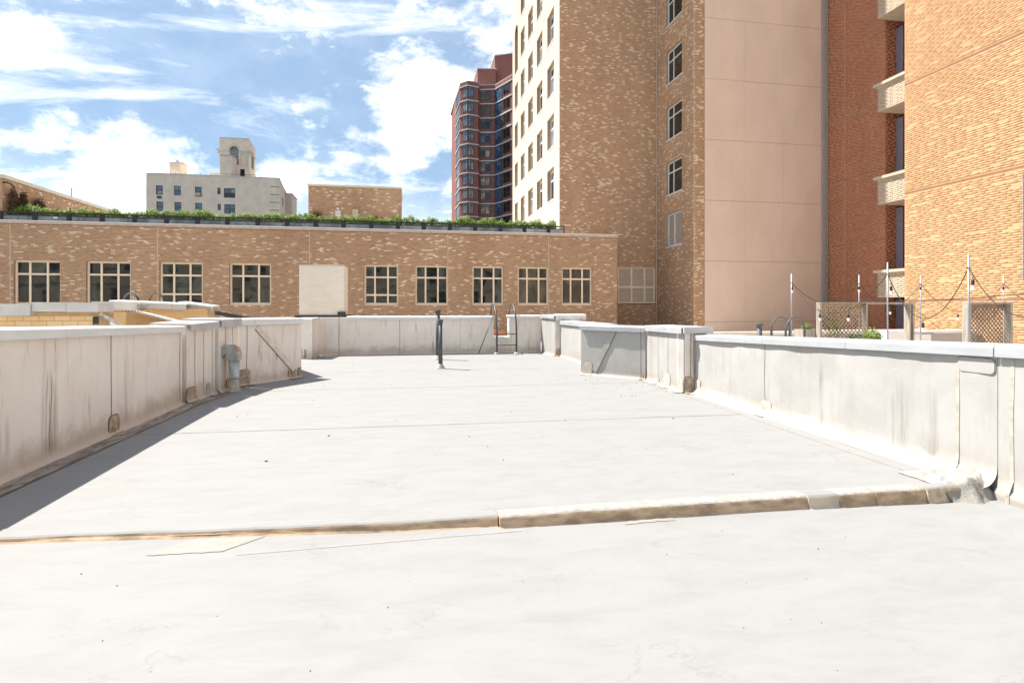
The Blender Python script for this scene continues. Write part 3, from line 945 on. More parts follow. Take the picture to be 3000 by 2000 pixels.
rt = parapet('sunlit right pier with four vertical seams and base patches', (5.00, 11.24), (4.89, 9.40), 1.165, 1.185, 0.42, mat='wall_right', cope_mat='coping_cool', breaks=(0.45, 1.1),
             seams=((0.22, 0.008, 'dirt'), (0.62, 0.008, 'dirt'), (1.12, 0.010, 'dirt'), (1.55, 0.008, 'dirt')),
             patches=((0.60, 0.0, 0.20, 0.12, 'patch_pale'), (1.08, 0.0, 0.34, 0.28, 'patch_pale'), (1.72, 0.0, 0.22, 0.26, 'patch_pale')), cope_h=0.115, cope_ext=(0, 0.02), over=0.07)
parapet('', (4.89, 9.40), (5.12, 9.40), 1.15, 1.15, 0.3, mat='wall_left', cope=False, root=rt, patches=((0.07, 0.0, 0.15, 0.30, 'patch'),), seams=((0.10, 0.02, 'dirt_pale'), (0.17, 0.012, 'dirt')))
MB().box(4.85, 5.42, 9.33, 9.37, 1.08, 1.19).build('coping_end', 'coping_grey', rt)
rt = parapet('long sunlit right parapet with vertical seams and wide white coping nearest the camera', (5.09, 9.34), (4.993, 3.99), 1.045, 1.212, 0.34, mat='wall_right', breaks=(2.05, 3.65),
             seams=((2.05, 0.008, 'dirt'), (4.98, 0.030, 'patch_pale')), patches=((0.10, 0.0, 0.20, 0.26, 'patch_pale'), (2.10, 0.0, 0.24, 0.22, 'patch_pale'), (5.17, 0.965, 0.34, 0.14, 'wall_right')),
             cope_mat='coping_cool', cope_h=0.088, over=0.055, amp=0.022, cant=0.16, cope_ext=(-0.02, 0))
parapet('', (4.993, 3.985), (4.98, 3.2), 1.212, 1.236, 0.34, mat='wall_right', root=rt, seams=((0.10, 0.032, 'patch_pale'),), cope_mat='coping_cool', cope_h=0.088, over=0.055, amp=0.012, cant=0.05, zfoot=-0.12, z_base=-0.3)

# ================================================================= CURB BETWEEN THE DECKS
cr = thing('roof_curb', (0.7, 4.1, 0), 'low dirty curb crossing the white roof between upper and lower deck', 'curb')
rng = random.Random(11)


def curb_piece(x0, x1, lift, front, topm, frontm, bulge=0.012, nm='curb_length'):
    mb = MB()
    n = max(3, int((x1 - x0) / 0.07))
    prof_n = 9
    vs, fs, ms = [], [], []
    for i in range(n + 1):
        x = x0 + (x1 - x0) * i / n
        w1 = bulge * mnoise.noise(Vector((x * 2.1, 0.3, 7))) + 0.5 * bulge * mnoise.noise(Vector((x * 7, 2.3, 7)))
        zl = lower_z(x, 4.0)
        zt = lift + deck_z(x, 4.3) + 0.4 * w1
        yf = front + w1
        yb = front + 0.10
        pr = [(yb + 0.075, deck_z(x, yb) + 0.006), (yb + 0.03, deck_z(x, yb) * 0.4 + zt * 0.6), (yb, zt), (yf + 0.022, zt + 0.001), (yf + 0.006, zt - 0.008), (yf, zt - 0.020), (yf - 0.003 + w1, (zt + zl) / 2), (yf - 0.010, zl + 0.012), (yf - 0.026 + 0.7 * w1, zl - 0.004)]
        vs += [(x, y + curb_shift(x), z) for y, z in pr]
    for i in range(n):
        for j in range(prof_n - 1):
            fs.append((i * prof_n + j, i * prof_n + j + 1, (i + 1) * prof_n + j + 1, (i + 1) * prof_n + j))
            ms.append(0 if j < 4 else 1)
    fs += [tuple(range(prof_n - 1, -1, -1)), tuple(n * prof_n + j for j in range(prof_n))]
    ms += [1, 1]
    mb.add(vs, fs)
    mb.m = ms
    return mb.build(nm, [topm, frontm], cr, False)


curb_piece(-3.52, 0.64, 0.011, 4.085, 'deck', 'tan', 0.010)
curb_piece(0.65, 3.18, 0.018, 4.045, 'torn', 'tan', 0.012)
curb_piece(3.182, 3.462, 0.021, 4.035, 'deck', 'curb_pale', 0.008, 'curb_patch')
curb_piece(3.464, 3.802, 0.020, 4.028, 'torn', 'tan', 0.010, 'curb_patch')
curb_piece(3.804, 4.282, 0.023, 4.02, 'torn', 'tan', 0.014, 'curb_patch')
curb_piece(4.284, 4.78, 0.028, 4.005, 'deck', 'curb_mix', 0.024, 'curb_patch')


def flat_patch(name, pts, mat, z=0.006, parent=None):
    """a welded sheet with slightly ragged edges lying on the lower deck"""
    mb = MB()
    (ax, ay), (bx, by), (cx, cy), (dx, dy) = pts
    nu, nv = 24, 8
    vs = []
    for j in range(nv + 1):
        for i in range(nu + 1):
            s_, t_ = i / nu, j / nv
            x = (ax + (bx - ax) * s_) * (1 - t_) + (dx + (cx - dx) * s_) * t_
            y = (ay + (by - ay) * s_) * (1 - t_) + (dy + (cy - dy) * s_) * t_
            if i in (0, nu) or j in (0, nv):
                x += 0.02 * mnoise.noise(Vector((x * 17, y * 17, 3)))
                y += 0.014 * mnoise.noise(Vector((x * 17, y * 17, 9)))
            vs.append((x, y, lower_z(x, y) + z))
    fs = [(j * (nu + 1) + i, j * (nu + 1) + i + 1, (j + 1) * (nu + 1) + i + 1, (j + 1) * (nu + 1) + i) for j in range(nv) for i in range(nu)]
    mb.add(vs, fs)
    return mb.build(name, mat, parent or low_deck)


flat_patch('membrane_patch', [(-1.66, 3.93), (-1.20, 3.92), (-0.98, 4.14), (-1.42, 4.18)], 'deck_patch', 0.0035)
flat_patch('membrane_patch', [(1.58, 3.95), (2.0, 3.97), (1.98, 4.02), (1.62, 4.01)], 'deck_patch', 0.0035)
mb = MB()
for i in range(40):
    a, b = -1.10 + 1.9 * i / 40, -1.10 + 1.9 * (i + 1) / 40
    ya, yb = 3.85 + 0.11 * i / 40, 3.85 + 0.11 * (i + 1) / 40
    k = 0.005 + 0.003 * mnoise.noise(Vector((a * 5, 1, 1)))
    mb.add([(a, ya, lower_z(a, ya) + 0.008), (b, yb, lower_z(b, yb) + 0.008), (b, yb + k, lower_z(b, yb) + 0.008), (a, ya + k, lower_z(a, ya) + 0.008)], [(0, 1, 2, 3)])
mb.build('lap_seam', 'dirt_pale', low_deck)

# torn, wrinkled membrane where the curb dies into the right parapet
tr = thing('torn_membrane', (4.95, 4.05, 0), 'crumpled torn white membrane bulging at the foot of the right parapet', 'roofing')
mb = MB()
nx, ny = 90, 70
X0, X1, Y0, Y1 = 4.50, 5.75, 3.70, 4.52


def torn_z(x, y):
    fx = max(0, min(1, (x - 4.5) / 0.5))
    edge = 3.93 + 0.05 * math.sin(x * 9) + 0.02 * mnoise.noise(Vector((x * 9, 0, 0)))
    s = max(0, min(1, (y - edge) / 0.17))
    s = s * s * (3 - 2 * s)
    hi = 0.008 + 0.045 * math.exp(-((y - 4.03) / 0.07) ** 2) + 0.085 * fx * fx * max(0, min(1, (y - 4.0) / 0.2)) * max(0, min(1, (4.50 - y) / 0.2))
    b = lower_z(x, y) - 0.01
    z = b + (hi - b) * s
    t = 0
    for o, a in ((6, 0.020), (13, 0.011), (30, 0.005)):
        t += a * (1 - 2.2 * abs(mnoise.noise(Vector((x * o * 0.8, y * o * 1.7, o)))))
    fade = min(1, s * 4) * min(1, max(0, (x - 4.5) / 0.18)) * min(1, max(0, (4.52 - y) / 0.08))
    return z + t * fade


vs = []
for j in range(ny + 1):
    for i in range(nx + 1):
        x, y = X0 + (X1 - X0) * i / nx, Y0 + (Y1 - Y0) * j / ny
        vs.append((x + 0.02 * mnoise.noise(Vector((x * 14, y * 14, 3))), y + 0.03 * mnoise.noise(Vector((x * 11, y * 11, 6))), torn_z(x, y)))
fs = []
for j in range(ny):
    for i in range(nx):
        x, y = X0 + (X1 - X0) * (i + 0.5) / nx, Y0 + (Y1 - Y0) * (j + 0.5) / ny
        if 4.98 + 0.02 * math.sin(j) < x < 5.24 and 3.90 < y < 4.03 + 0.015 * math.sin(i * 1.7):
            continue        # the open gap
        fs.append((j * (nx + 1) + i, j * (nx + 1) + i + 1, (j + 1) * (nx + 1) + i + 1, (j + 1) * (nx + 1) + i))
mb.add(vs, fs)
mb.build('wrinkled_sheet', 'torn', tr, True)
MB().box(4.93, 5.30, 4.10, 4.14, -0.25, 0.03).build('gap_back', 'tar', tr)  # black sheet standing in for the darkness inside the open gap

# ================================================================= THINGS ON THE ROOF
# gooseneck vent
g = thing('gooseneck_vent', (-3.20, 11.13, 0), 'galvanised gooseneck roof vent with hooked hood beside the left parapet', 'vent')
fr = Frame(-3.20, 11.13, 1, -0.12)
K = 0.001213
mb = MB().tube([(-3.20, 11.13, -0.02), (-3.20, 11.13, 0.02), (-3.20, 11.13, 0.05), (-3.20, 11.13, 0.23), (-3.20, 11.13, 0.245)], [0.125, 0.115, 0.088, 0.084, 0.080], 20)
mb.build('membrane_boot', 'patch_pale', g, True)
mb = MB().tube([(-3.20, 11.13, 0.22), (-3.20, 11.13, 0.27), (-3.20, 11.13, 0.58)], [0.085, 0.088, 0.097], 20)
mb.build('pipe', 'galv', g, True)
zt = 0.575
hood = [(-0.094, 0.0), (0.102, 0.0), (0.100, 0.10), (0.094, 0.15), (0.078, 0.20), (0.045, 0.245), (0.0, 0.272), (-0.055, 0.285), (-0.110, 0.280), (-0.165, 0.255), (-0.235, 0.218), (-0.37, 0.115), (-0.185, 0.070), (-0.112, 0.125), (-0.100, 0.11)]
mb = MB().prism(fr, [(u, zt + z) for u, z in hood], -0.095, 0.095)
mb.build('hood', 'galv_dark', g)
mb = MB()
q = hood[3:7]
for (a, za), (b, zb) in zip(q, q[1:]):
    mb.add([fr.p(a + 0.002, 0.085, zt + za + 0.003), fr.p(a + 0.002, 0.02, zt + za + 0.003), fr.p(b + 0.002, 0.02, zt + zb + 0.003), fr.p(b + 0.002, 0.085, zt + zb + 0.003)], [(0, 1, 2, 3)])
mb.build('rust_streak', 'rust', g)  # thin orange-red band over the curve of the hood
MB().tube([(-3.20, 11.13, 0.565), (-3.20, 11.13, 0.585)], 0.101, 20).build('collar', 'galv', g, True)


def vent_pipe(x, y, h, r, label, boot=True, z0=0.0):
    g = thing('vent_pipe', (x, y, z0), label, 'vent pipe', 'cast iron vent pipes')
    MB().tube([(x, y, z0 + 0.03), (x, y, z0 + h - 0.13)], [r * 1.12, r * 0.96], 16).build('pipe', 'pipe', g, True)
    MB().tube([(x, y, z0 + h - 0.14), (x, y, z0 + h - 0.10), (x, y, z0 + h - 0.035), (x, y, z0 + h - 0.03), (x, y, z0 + h), (x, y, z0 + h), (x, y, z0 + h - 0.05)],
              [r * 1.0, r * 1.22, r * 1.30, r * 1.42, r * 1.42, r * 1.1, r * 1.0], 16, caps=False).build('bell_end', 'pipe', g, True)
    if boot:
        MB().tube([(x, y, z0 - 0.01), (x, y, z0 + 0.02), (x, y, z0 + 0.10), (x, y, z0 + 0.12)], [r * 2.6, r * 2.3, r * 1.35, r * 1.2], 16).build('boot', 'patch_pale', g, True)


vent_pipe(0.83, 16.80, 1.47, 0.062, 'taller dark cast iron vent pipe standing behind the shorter one')
vent_pipe(0.77, 14.28, 1.24, 0.048, 'shorter slim dark vent pipe with pale boot in front of the taller one')
vent_pipe(10.2, 15.0, 1.27, 0.075, 'stubby dark vent pipe poking above the right parapet near the beige wall', False, -0.2)


def arch_rail(x, yf, yb, zf, zb, ztop, n=14):
    """path of a ladder stile: up, over the parapet in a half round, down behind"""
    rad = (yb - yf) / 2
    pts = [(x, yf, zf), (x, yf, ztop - rad * 1.25)]
    for i in range(1, n):
        a = math.pi * i / n
        pts.append((x, yf + rad - rad * math.cos(a), ztop - rad * 1.25 + rad * 1.25 * math.sin(a)))
    pts += [(x, yb, ztop - rad * 1.25), (x, yb, zb)]
    return pts


g = thing('roof_ladder', (3.2, 18.4, 0), 'black steel ladder with hooped handrails climbing through the far wall notch', 'ladder')
for x in (2.84, 3.50):
    MB().tube(arch_rail(x, 18.30, 19.95, 0.0, -2.0, 1.66), 0.030, 10).build('handrail', 'steel', g, True)
    MB().tube([(x, 18.30, -0.01), (x, 18.30, 0.03), (x, 18.30, 0.055)], [0.10, 0.085, 0.05], 14).build('foot', 'patch_pale', g, True)
for z in (0.30, 0.66):
    MB().tube([(2.84, 18.30, z), (3.50, 18.30, z)], 0.015, 8).build('rung', 'steel', g, True)
MB().tube([(2.82, 18.70, 1.38), (2.22, 18.25, 0.03)], 0.016, 8).build('brace', 'steel', g, True)

# loose grit on the decks
mb = MB()
rng = random.Random(21)
for i in range(150):
    if i < 55:
        x, y = rng.uniform(3.6, 4.85), rng.uniform(9.0, 12.0)
        if y > 11 and x > 15.6 - y:
            continue
    elif i < 100:
        x, y = rng.uniform(-3.0, 4.5), rng.uniform(4.6, 17.5)
    else:
        x, y = rng.uniform(-2.5, 4.5), rng.uniform(1.6, 3.8)
    z = deck_z(x, y) if y > 4.2 else lower_z(x, y)
    s = rng.uniform(0.006, 0.018) * (0.8 if y > 4.2 else 0.28)
    a = rng.uniform(0, 6.28)
    c, d = math.cos(a), math.sin(a)
    L = rng.uniform(0.7, 1.8)
    mb.add([(x + s * L * c, y + s * L * d, z + 0.002), (x - s * 0.6 * d, y + s * 0.6 * c, z + 0.002), (x - s * L * c, y - s * L * d, z + 0.002), (x + s * 0.6 * d, y - s * 0.6 * c, z + 0.002), (x, y, z + 0.004 + s * 0.7)],
           [(0, 1, 4), (1, 2, 4), (2, 3, 4), (3, 0, 4)])
o = mb.build('grit', 'debris')
tag(o, 'dark leaf scraps and grit scattered over the white roof', 'debris', kind='stuff')
#@@PART2
# ================================================================= LONG BRICK BUILDING
rngw = random.Random(77)
lb = thing('brick_building', (-3.5, 31, -18), 'long low tan brick building with pale flecks and a row of cream windows', 'building')
fr = Frame(0, 30.0, 1, 0)
LX0, LX1 = -26.0, 11.52
wins = [(-24.6, -22.65), (-21.45, -19.5), (-18.25, -16.31), (-15.22, -13.29), (-12.02, -10.07), (-8.84, -6.88), (-4.99, -3.30), (-2.32, -0.58), (0.30, 2.02), (3.32, 5.02), (5.81, 7.54), (8.29, 10.05)]
ops = [(a, b, 1.66, 3.76) for a, b in wins]
mb = MB()
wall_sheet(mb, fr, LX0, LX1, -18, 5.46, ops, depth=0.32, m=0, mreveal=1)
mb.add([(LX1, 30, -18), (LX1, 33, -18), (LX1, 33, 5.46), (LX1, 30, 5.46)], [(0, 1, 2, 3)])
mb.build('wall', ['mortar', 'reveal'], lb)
MB().box(LX0, LX1 - 0.01, 30.35, 52, 4.9, 5.42).build('roof', 'terrace', lb)
bk = Bricks(lb, 'brick', 1)
jts = [-18.39, -12.11, -5.03, 2.01, 7.54]
cuts = ops + [(j - 0.012, j + 0.012, -1, 6) for j in jts]
bk.lay(fr, -19.9, LX1, -0.4, 5.46, cuts, 0.205, 0.0705, 0.010, 0.008, TAN, PALE, 0.095)
bk.finish(300)
for i, (a, b) in enumerate(wins):
    if i in (4, 7):
        zc = (0.24, 0.69)
    else:
        zc = (0.69,)
    gm = ['glass', 'glass', 'glass_green'] if i < 10 else ['glass_brown']
    window(lb, fr, a, b, 1.70, 3.76, -0.13, (0.31, 0.69), zc, 'frame', gm, 0.085, 0.085, 0.09, sill=-0.02, rng=rngw)
u = LX0
while u < LX1 - 0.05:
    e = min(u + 2.4, LX1 + 0.04)
    mb = MB()
    mb.fbox(fr, u + 0.004, e - 0.004, -0.42, 0.05, 5.475, 5.60)
    mb.fbox(fr, u + 0.004, e - 0.004, -0.43, 0.075, 5.602, 5.635, 1)
    mb.build('coping', ['metal_cap', 'white'], lb)
    u += 2.4
# the control joints
for j in jts:
    MB().fbox(fr, j - 0.012, j + 0.012, 0.0, 0.004, -0.4, 5.45).build('control_joint', 'stone', lb)

# railing on the coping
rl = thing('railing', (-5, 29.95, 5.62), 'black metal railing with low glass panels along the brick building edge', 'railing')
posts = [-18.85, -17.43, -15.99, -14.58, -13.16, -11.75, -10.34, -8.97, -7.54, -6.14, -4.75, -3.37, -1.97, -0.61, 0.74, 2.12, 3.48, 4.87, 6.20, 7.56, 8.44]
posts = [-25.8, -24.5, -23.1, -21.7, -20.3] + posts
MB().box(-26, 8.47, 30.05, 30.15, 5.99, 6.05).build('top_rail', 'black', rl)
MB().box(-26, 8.47, 30.07, 30.13, 5.865, 5.905).build('mid_rail', 'black', rl)
for i, x in enumerate(posts):
    wd = 0.10 if i < len(posts) - 1 else 0.025
    MB().box(x - wd, x + wd, 30.075, 30.135, 5.62, 5.99).build('post', 'black', rl)
for a, b in zip(posts, posts[1:]):
    MB().add([(a + 0.11, 30.10, 5.645), (b - 0.11, 30.10, 5.645), (b - 0.11, 30.105, 5.862), (a + 0.11, 30.105, 5.862)], [(0, 1, 2, 3)]).build('glass_panel', 'rail_glass', rl)
tg = MB().box(-16.65, -16.47, 30.075, 30.08, 5.76, 5.84).build('notice', 'white', rl)
pt = MB().box(-26, 8.1, 30.45, 30.95, 5.43, 5.93).build('planter_trough', 'black')
tag(pt, 'long black planter trough behind the railing holding the boxwood hedge', 'planter')


def leaf_cloud(name, n, rx, ry, rz, size, mat, seed, spiky=0.0):
    rng = random.Random(seed)
    vs, fs = [], []
    for i in range(n):
        while True:
            x, y, z = rng.uniform(-1, 1), rng.uniform(-1, 1), rng.uniform(-1, 1)
            d = x * x + y * y + z * z
            if 0.15 < d < 1 or (d < 1 and rng.random() < 0.3):
                break
        lump = 1 + 0.30 * mnoise.noise(Vector((x * 2.2 + seed, y * 2.2, z * 2.2)))
        p = Vector((x * rx * lump, y * ry * lump, rz * 0.85 + z * rz * lump + (rng.random() ** 3) * spiky * rz))
        up = Vector((x + rng.uniform(-.8, .8), y + rng.uniform(-.8, .8), z + rng.uniform(-0.2, 1.4))).normalized()
        a = up.orthogonal().normalized()
        a.rotate(__import__('mathutils').Quaternion(up, rng.uniform(0, 6.28)))
        b = up.cross(a)
        s = size * rng.uniform(0.6, 1.3)
        k = len(vs)
        vs += [p - a * s, p - b * s * 0.45, p + a * s, p + b * s * 0.45 + up * s * 0.15]
        fs.append((k, k + 1, k + 2, k + 3))
    me = bpy.data.meshes.new(name)
    me.from_pydata([tuple(v) for v in vs], [], fs)
    me.materials.append(M[mat])
    return me


shr = [leaf_cloud('boxwood', 420, 0.27, 0.24, 0.27, 0.05, 'leaf' if k % 3 else 'leaf', 40 + k, 0.25) for k in range(6)]
rng = random.Random(8)
x = -19.6
while x < 7.95:
    o = bpy.data.objects.new('boxwood_shrub', rng.choice(shr))
    o.location = (x + rng.uniform(-0.05, 0.05), 30.66 + rng.uniform(-0.06, 0.06), 5.86 + rng.uniform(-0.03, 0.03))
    s = rng.uniform(0.80, 1.12)
    o.scale = (s, s, s * rng.uniform(0.9, 1.25))
    o.rotation_euler = (0, 0, rng.uniform(0, 6.28))
    col.objects.link(o)
    tag(o, 'small rounded green boxwood shrub in the rooftop hedge behind the black railing', 'shrub', 'boxwood shrubs of the rooftop hedge')
    x += rng.uniform(0.29, 0.37)

# brick stair bulkhead behind the hedge
bh = thing('brick_bulkhead', (-3.2, 36, 5.42), 'square tan brick bulkhead with an exit sign rising behind the hedge', 'bulkhead')
f2 = Frame(0, 35.0, 1, 0)
MB().box(-5.94, -0.51, 35.0, 39.0, 5.3, 8.78).build('wall', 'mortar', bh)
bk = Bricks(bh, 'brick', 2)
bk.lay(f2, -5.93, -0.52, 6.2, 8.76, [], 0.205, 0.0705, 0.010, 0.008, TAN, PALE, 0.085)
bk.finish(300)
MB().box(-5.99, -0.46, 34.94, 39.06, 8.785, 8.90).build('coping', 'stone', bh)
MB().box(-4.40, -4.08, 34.93, 34.985, 7.02, 7.32).build('exit_sign', 'white', bh)
mb = MB()
lx, lh, lw_, st = -4.375, 0.17, 0.055, 0.014
for chn in 'EXIT':
    z0 = 7.09
    if chn == 'E':
        mb.fbox(f2, lx, lx + st, 0.07, 0.076, z0, z0 + lh)
        for q in (0, (lh - st) / 2, lh - st):
            mb.fbox(f2, lx + st, lx + lw_, 0.07, 0.076, z0 + q, z0 + q + st)
    elif chn == 'X':
        mb.prism(f2, [(lx, z0), (lx + st, z0), (lx + lw_, z0 + lh), (lx + lw_ - st, z0 + lh)], 0.07, 0.076)
        mb.prism(f2, [(lx + lw_ - st, z0), (lx + lw_, z0), (lx + st, z0 + lh), (lx, z0 + lh)], 0.0705, 0.0765)
    elif chn == 'I':
        mb.fbox(f2, lx + 0.02, lx + 0.02 + st, 0.07, 0.076, z0, z0 + lh)
    else:
        mb.fbox(f2, lx, lx + lw_, 0.07, 0.076, z0 + lh - st, z0 + lh)
        mb.fbox(f2, lx + 0.02, lx + 0.02 + st, 0.07, 0.076, z0, z0 + lh - st)
    lx += 0.071
mb.build('exit_lettering', 'red', bh)
MB().tube([(-4.24, 34.90, 7.47), (-4.24, 34.985, 7.47)], [0.07, 0.08], 12).build('lamp', 'white', bh, True)
MB().box(-3.39, -3.05, 34.86, 34.985, 7.0, 7.45).build('meter_box', 'beige_box', bh)

dead = [leaf_cloud('dead_climber', 900, 0.55, 0.18, 0.5, 0.06, 'leaf_dead', 90 + k, 0.5) for k in range(3)]


def climber(x, y, z, sx, sz, label, k):
    o = bpy.data.objects.new('dead_climber', dead[k % 3])
    o.location = (x, y, z)
    o.scale = (sx, 1, sz)
    if x < -10:
        o.rotation_euler = (0, 0, R(90))
    col.objects.link(o)
    tag(o, label, 'plant', 'dead climbers on the roof walls')


climber(-5.45, 34.75, 6.35, 0.8, 0.9, 'brown dead climber at the left foot of the brick bulkhead', 0)
climber(-2.05, 34.75, 6.30, 0.9, 0.7, 'brown dead climber right of the exit sign on the bulkhead', 1)
climber(-0.75, 34.75, 6.30, 0.6, 0.8, 'brown dead climber at the right corner of the brick bulkhead', 2)

# brick wall at the left edge, running back
lw = thing('brick_wall', (-18.9, 34, 5.42), 'tall tan brick terrace wall with cream coping receding at the left edge', 'wall')
f3 = Frame(-18.85, 30.2, 0, 1)
MB().box(-19.3, -18.85, 30.2, 46.0, 5.3, 7.62).build('wall', 'mortar', lw)
bk = Bricks(lw, 'brick', 4)
bk.lay(f3, 0.0, 12.5, 5.6, 7.60, [], 0.205, 0.0705, 0.010, 0.008, TAN, PALE, 0.08)
bk.finish(300)
for i in range(8):
    MB().box(-19.36, -18.78, 30.18 + i * 1.98, 30.18 + i * 1.98 + 1.975, 7.63, 7.80).build('coping', 'stone', lw)
MB().tube([(-18.84, 30.25, 7.42), (-18.70, 30.25, 7.44), (-18.50, 30.25, 7.36), (-18.36, 30.25, 7.18)], 0.04, 8).build('lamp_arm', 'black', lw, True)
MB().tube([(-19.0, 36.0, 7.8), (-19.0, 36.0, 8.35)], 0.02, 6).build('aerial', 'black', lw)
climber(-18.60, 30.55, 6.1, 0.42, 1.12, 'tallest brown dead climber nearest the left edge of the terrace wall', 0)
climber(-18.60, 31.25, 6.1, 0.32, 1.08, 'slim upright brown dead climber on the left terrace wall', 1)
climber(-18.60, 32.5, 6.1, 0.75, 1.02, 'broad brown dead climber in the middle of the left terrace wall', 2)
climber(-18.60, 34.2, 6.1, 0.70, 0.72, 'low brown dead climber farthest along the left terrace wall', 0)

# ================================================================= TALL BRICK TOWER
tw = thing('brick_tower', (14, 38, -18), 'tall apartment tower of flecked tan brick with cream brick side full of windows', 'tower')
TX = 8.97
TZ = 33.0
ff = Frame(0, 33.0, 1, 0)
lou = [(12.72, 15.22, 1.75, 4.06), (12.72, 15.22, -2.4, 0.44)]
mb = MB()
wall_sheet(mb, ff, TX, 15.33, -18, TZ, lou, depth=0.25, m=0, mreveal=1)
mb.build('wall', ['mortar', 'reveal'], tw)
window(tw, ff, 12.72, 15.22, 1.80, 4.06, -0.10, (0.375, 0.72), (0.45,), 'frame', 'glass', 0.09, 0.11, 0.08, sill=0.0, louver=0.075)
window(tw, ff, 12.72, 15.22, -1.0, 0.44, -0.10, (0.375, 0.72), (), 'frame', 'glass', 0.09, 0.11, 0.08, louver=0.09)
bk = Bricks(tw, 'brick', 6)
bk.lay(ff, TX + 0.002, 15.25, -0.6, 24.5, lou, 0.205, 0.0705, 0.010, 0.008, TAN, PALE, 0.115)
MB().fbox(ff, 15.26, 15.29, 0, 0.006, -0.6, 24.5).build('corner_joint', 'stone', tw)
# side facing the sun, cream brick
fl_ = Frame(TX, 49.0, 0, -1)
sideops = []
for y0, wd in ((34.3, 1.75), (37.45, 1.7), (40.5, 1.65), (43.5, 1.55), (46.3, 1.4)):
    for k in range(-1, 7):
        zs = 8.42 + 3.38 * k
        if y0 > 46 and k > 3:
            continue
        sideops.append((49 - y0 - wd, 49 - y0, zs, zs + 2.05))
sideops.append((49 - 46.3 - 1.4, 49 - 46.3, 21.6, 25.6))
mb = MB()
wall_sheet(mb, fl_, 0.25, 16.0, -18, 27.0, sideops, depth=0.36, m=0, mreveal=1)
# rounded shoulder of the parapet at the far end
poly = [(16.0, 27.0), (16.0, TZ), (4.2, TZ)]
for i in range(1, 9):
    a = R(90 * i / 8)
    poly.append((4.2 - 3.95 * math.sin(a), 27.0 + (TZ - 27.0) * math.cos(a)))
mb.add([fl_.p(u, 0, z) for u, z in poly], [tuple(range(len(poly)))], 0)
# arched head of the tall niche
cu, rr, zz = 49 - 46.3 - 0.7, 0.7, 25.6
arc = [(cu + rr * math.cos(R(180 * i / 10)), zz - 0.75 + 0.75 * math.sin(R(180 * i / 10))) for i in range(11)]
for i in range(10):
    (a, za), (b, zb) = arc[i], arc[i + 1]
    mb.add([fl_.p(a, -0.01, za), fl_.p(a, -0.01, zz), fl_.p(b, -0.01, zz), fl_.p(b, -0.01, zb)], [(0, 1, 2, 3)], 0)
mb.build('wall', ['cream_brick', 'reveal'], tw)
for a, b, c, d in sideops:
    if d - c > 3:
        MB().fbox(fl_, a, b, -0.42, -0.36, c, d).build('niche_back', 'reveal', tw)
        continue
    window(tw, fl_, a, b, c + 0.02, d - 0.02, -0.22, (0.5,), (0.68,), 'frame_white', ['glass', 'glass_pale'], 0.10, 0.09, 0.08, sill=0.03, rng=rngw)
# recessed side wall to the right, in shade
fg = Frame(15.33, 33.0, 0, -1)
gops = []
for zs in (5.2, 8.3, 11.62, 14.98, 18.5, 21.9):
    gops.append((33 - 31.75, 33 - 29.76, zs, zs + 1.95))
gops.append((33 - 31.9, 33 - 29.76 - 0.9, -1.5, 0.42))
mb = MB()
wall_sheet(mb, fg, 0, 4.6, -18, TZ, gops, depth=0.3, m=0, mreveal=1)
mb.build('wall', ['mortar', 'reveal'], tw)
bk.lay(fg, 0.03, 4.59, -0.6, 24.5, gops, 0.205, 0.0705, 0.010, 0.008, TAN, PALE, 0.13, 0.6)
for i, (a, b, c, d) in enumerate(gops):
    if i in (0, 6):
        window(tw, fg, a, b, c, d, -0.12, (0.42,), (), 'frame_white', 'glass', 0.08, 0.09, 0.07, sill=0.02, louver=0.085)
    else:
        window(tw, fg, a, b, c, d, -0.12, (0.36,), (0.68,), 'frame_white', ['glass'], 0.08, 0.07, 0.07, sill=0.02, rng=rngw)
fs2 = Frame(0, 28.4, 1, 0)
mb = MB()
wall_sheet(mb, fs2, 15.33, 15.95, -18, TZ, [], m=0)
mb.build('wall', 'mortar', tw)
bk.lay(fs2, 15.335, 15.945, -0.6, 23.0, [], 0.205, 0.0705, 0.010, 0.008, TAN, PALE, 0.16, 1.0)
bk.finish(300)
MB().box(TX + 0.8, 15.0, 33.7, 48.6, -18, 26.8).build('core', 'mortar', tw)
MB().box(16.1, 23.2, 28.9, 45, -18, 30).build('core', 'mortar', tw)

# stucco wall of square panels
sw = thing('stucco_building', (19.6, 28.5, -18), 'windowless beige stucco wall divided into large square panels by thin joints', 'building')
MB().box(15.96, 23.30, 28.45, 28.85, -18, 30).build('backing', 'joint', sw)
for i in range(3):
    for k in range(-6, 9):
        z0 = 0.75 + 3.35 * k
        a, b = 15.965 + 2.42 * i, 15.965 + 2.42 * (i + 1)
        if k < -1:
            continue
        MB().box(a + (0.003 if i else 0.008), b - 0.003, 28.405 + 0.004 * ((i * 7 + k * 5) % 3), 28.46, z0 + 0.008, z0 + 3.342).build('panel', 'stucco', sw)
for i in range(4):
    MB().box(23.24 + i * 0.085, 23.30 + i * 0.085, 28.30 - 0.03 * (i % 2), 28.45, -6, 30).build('corner_trim', 'grey_trim', sw)

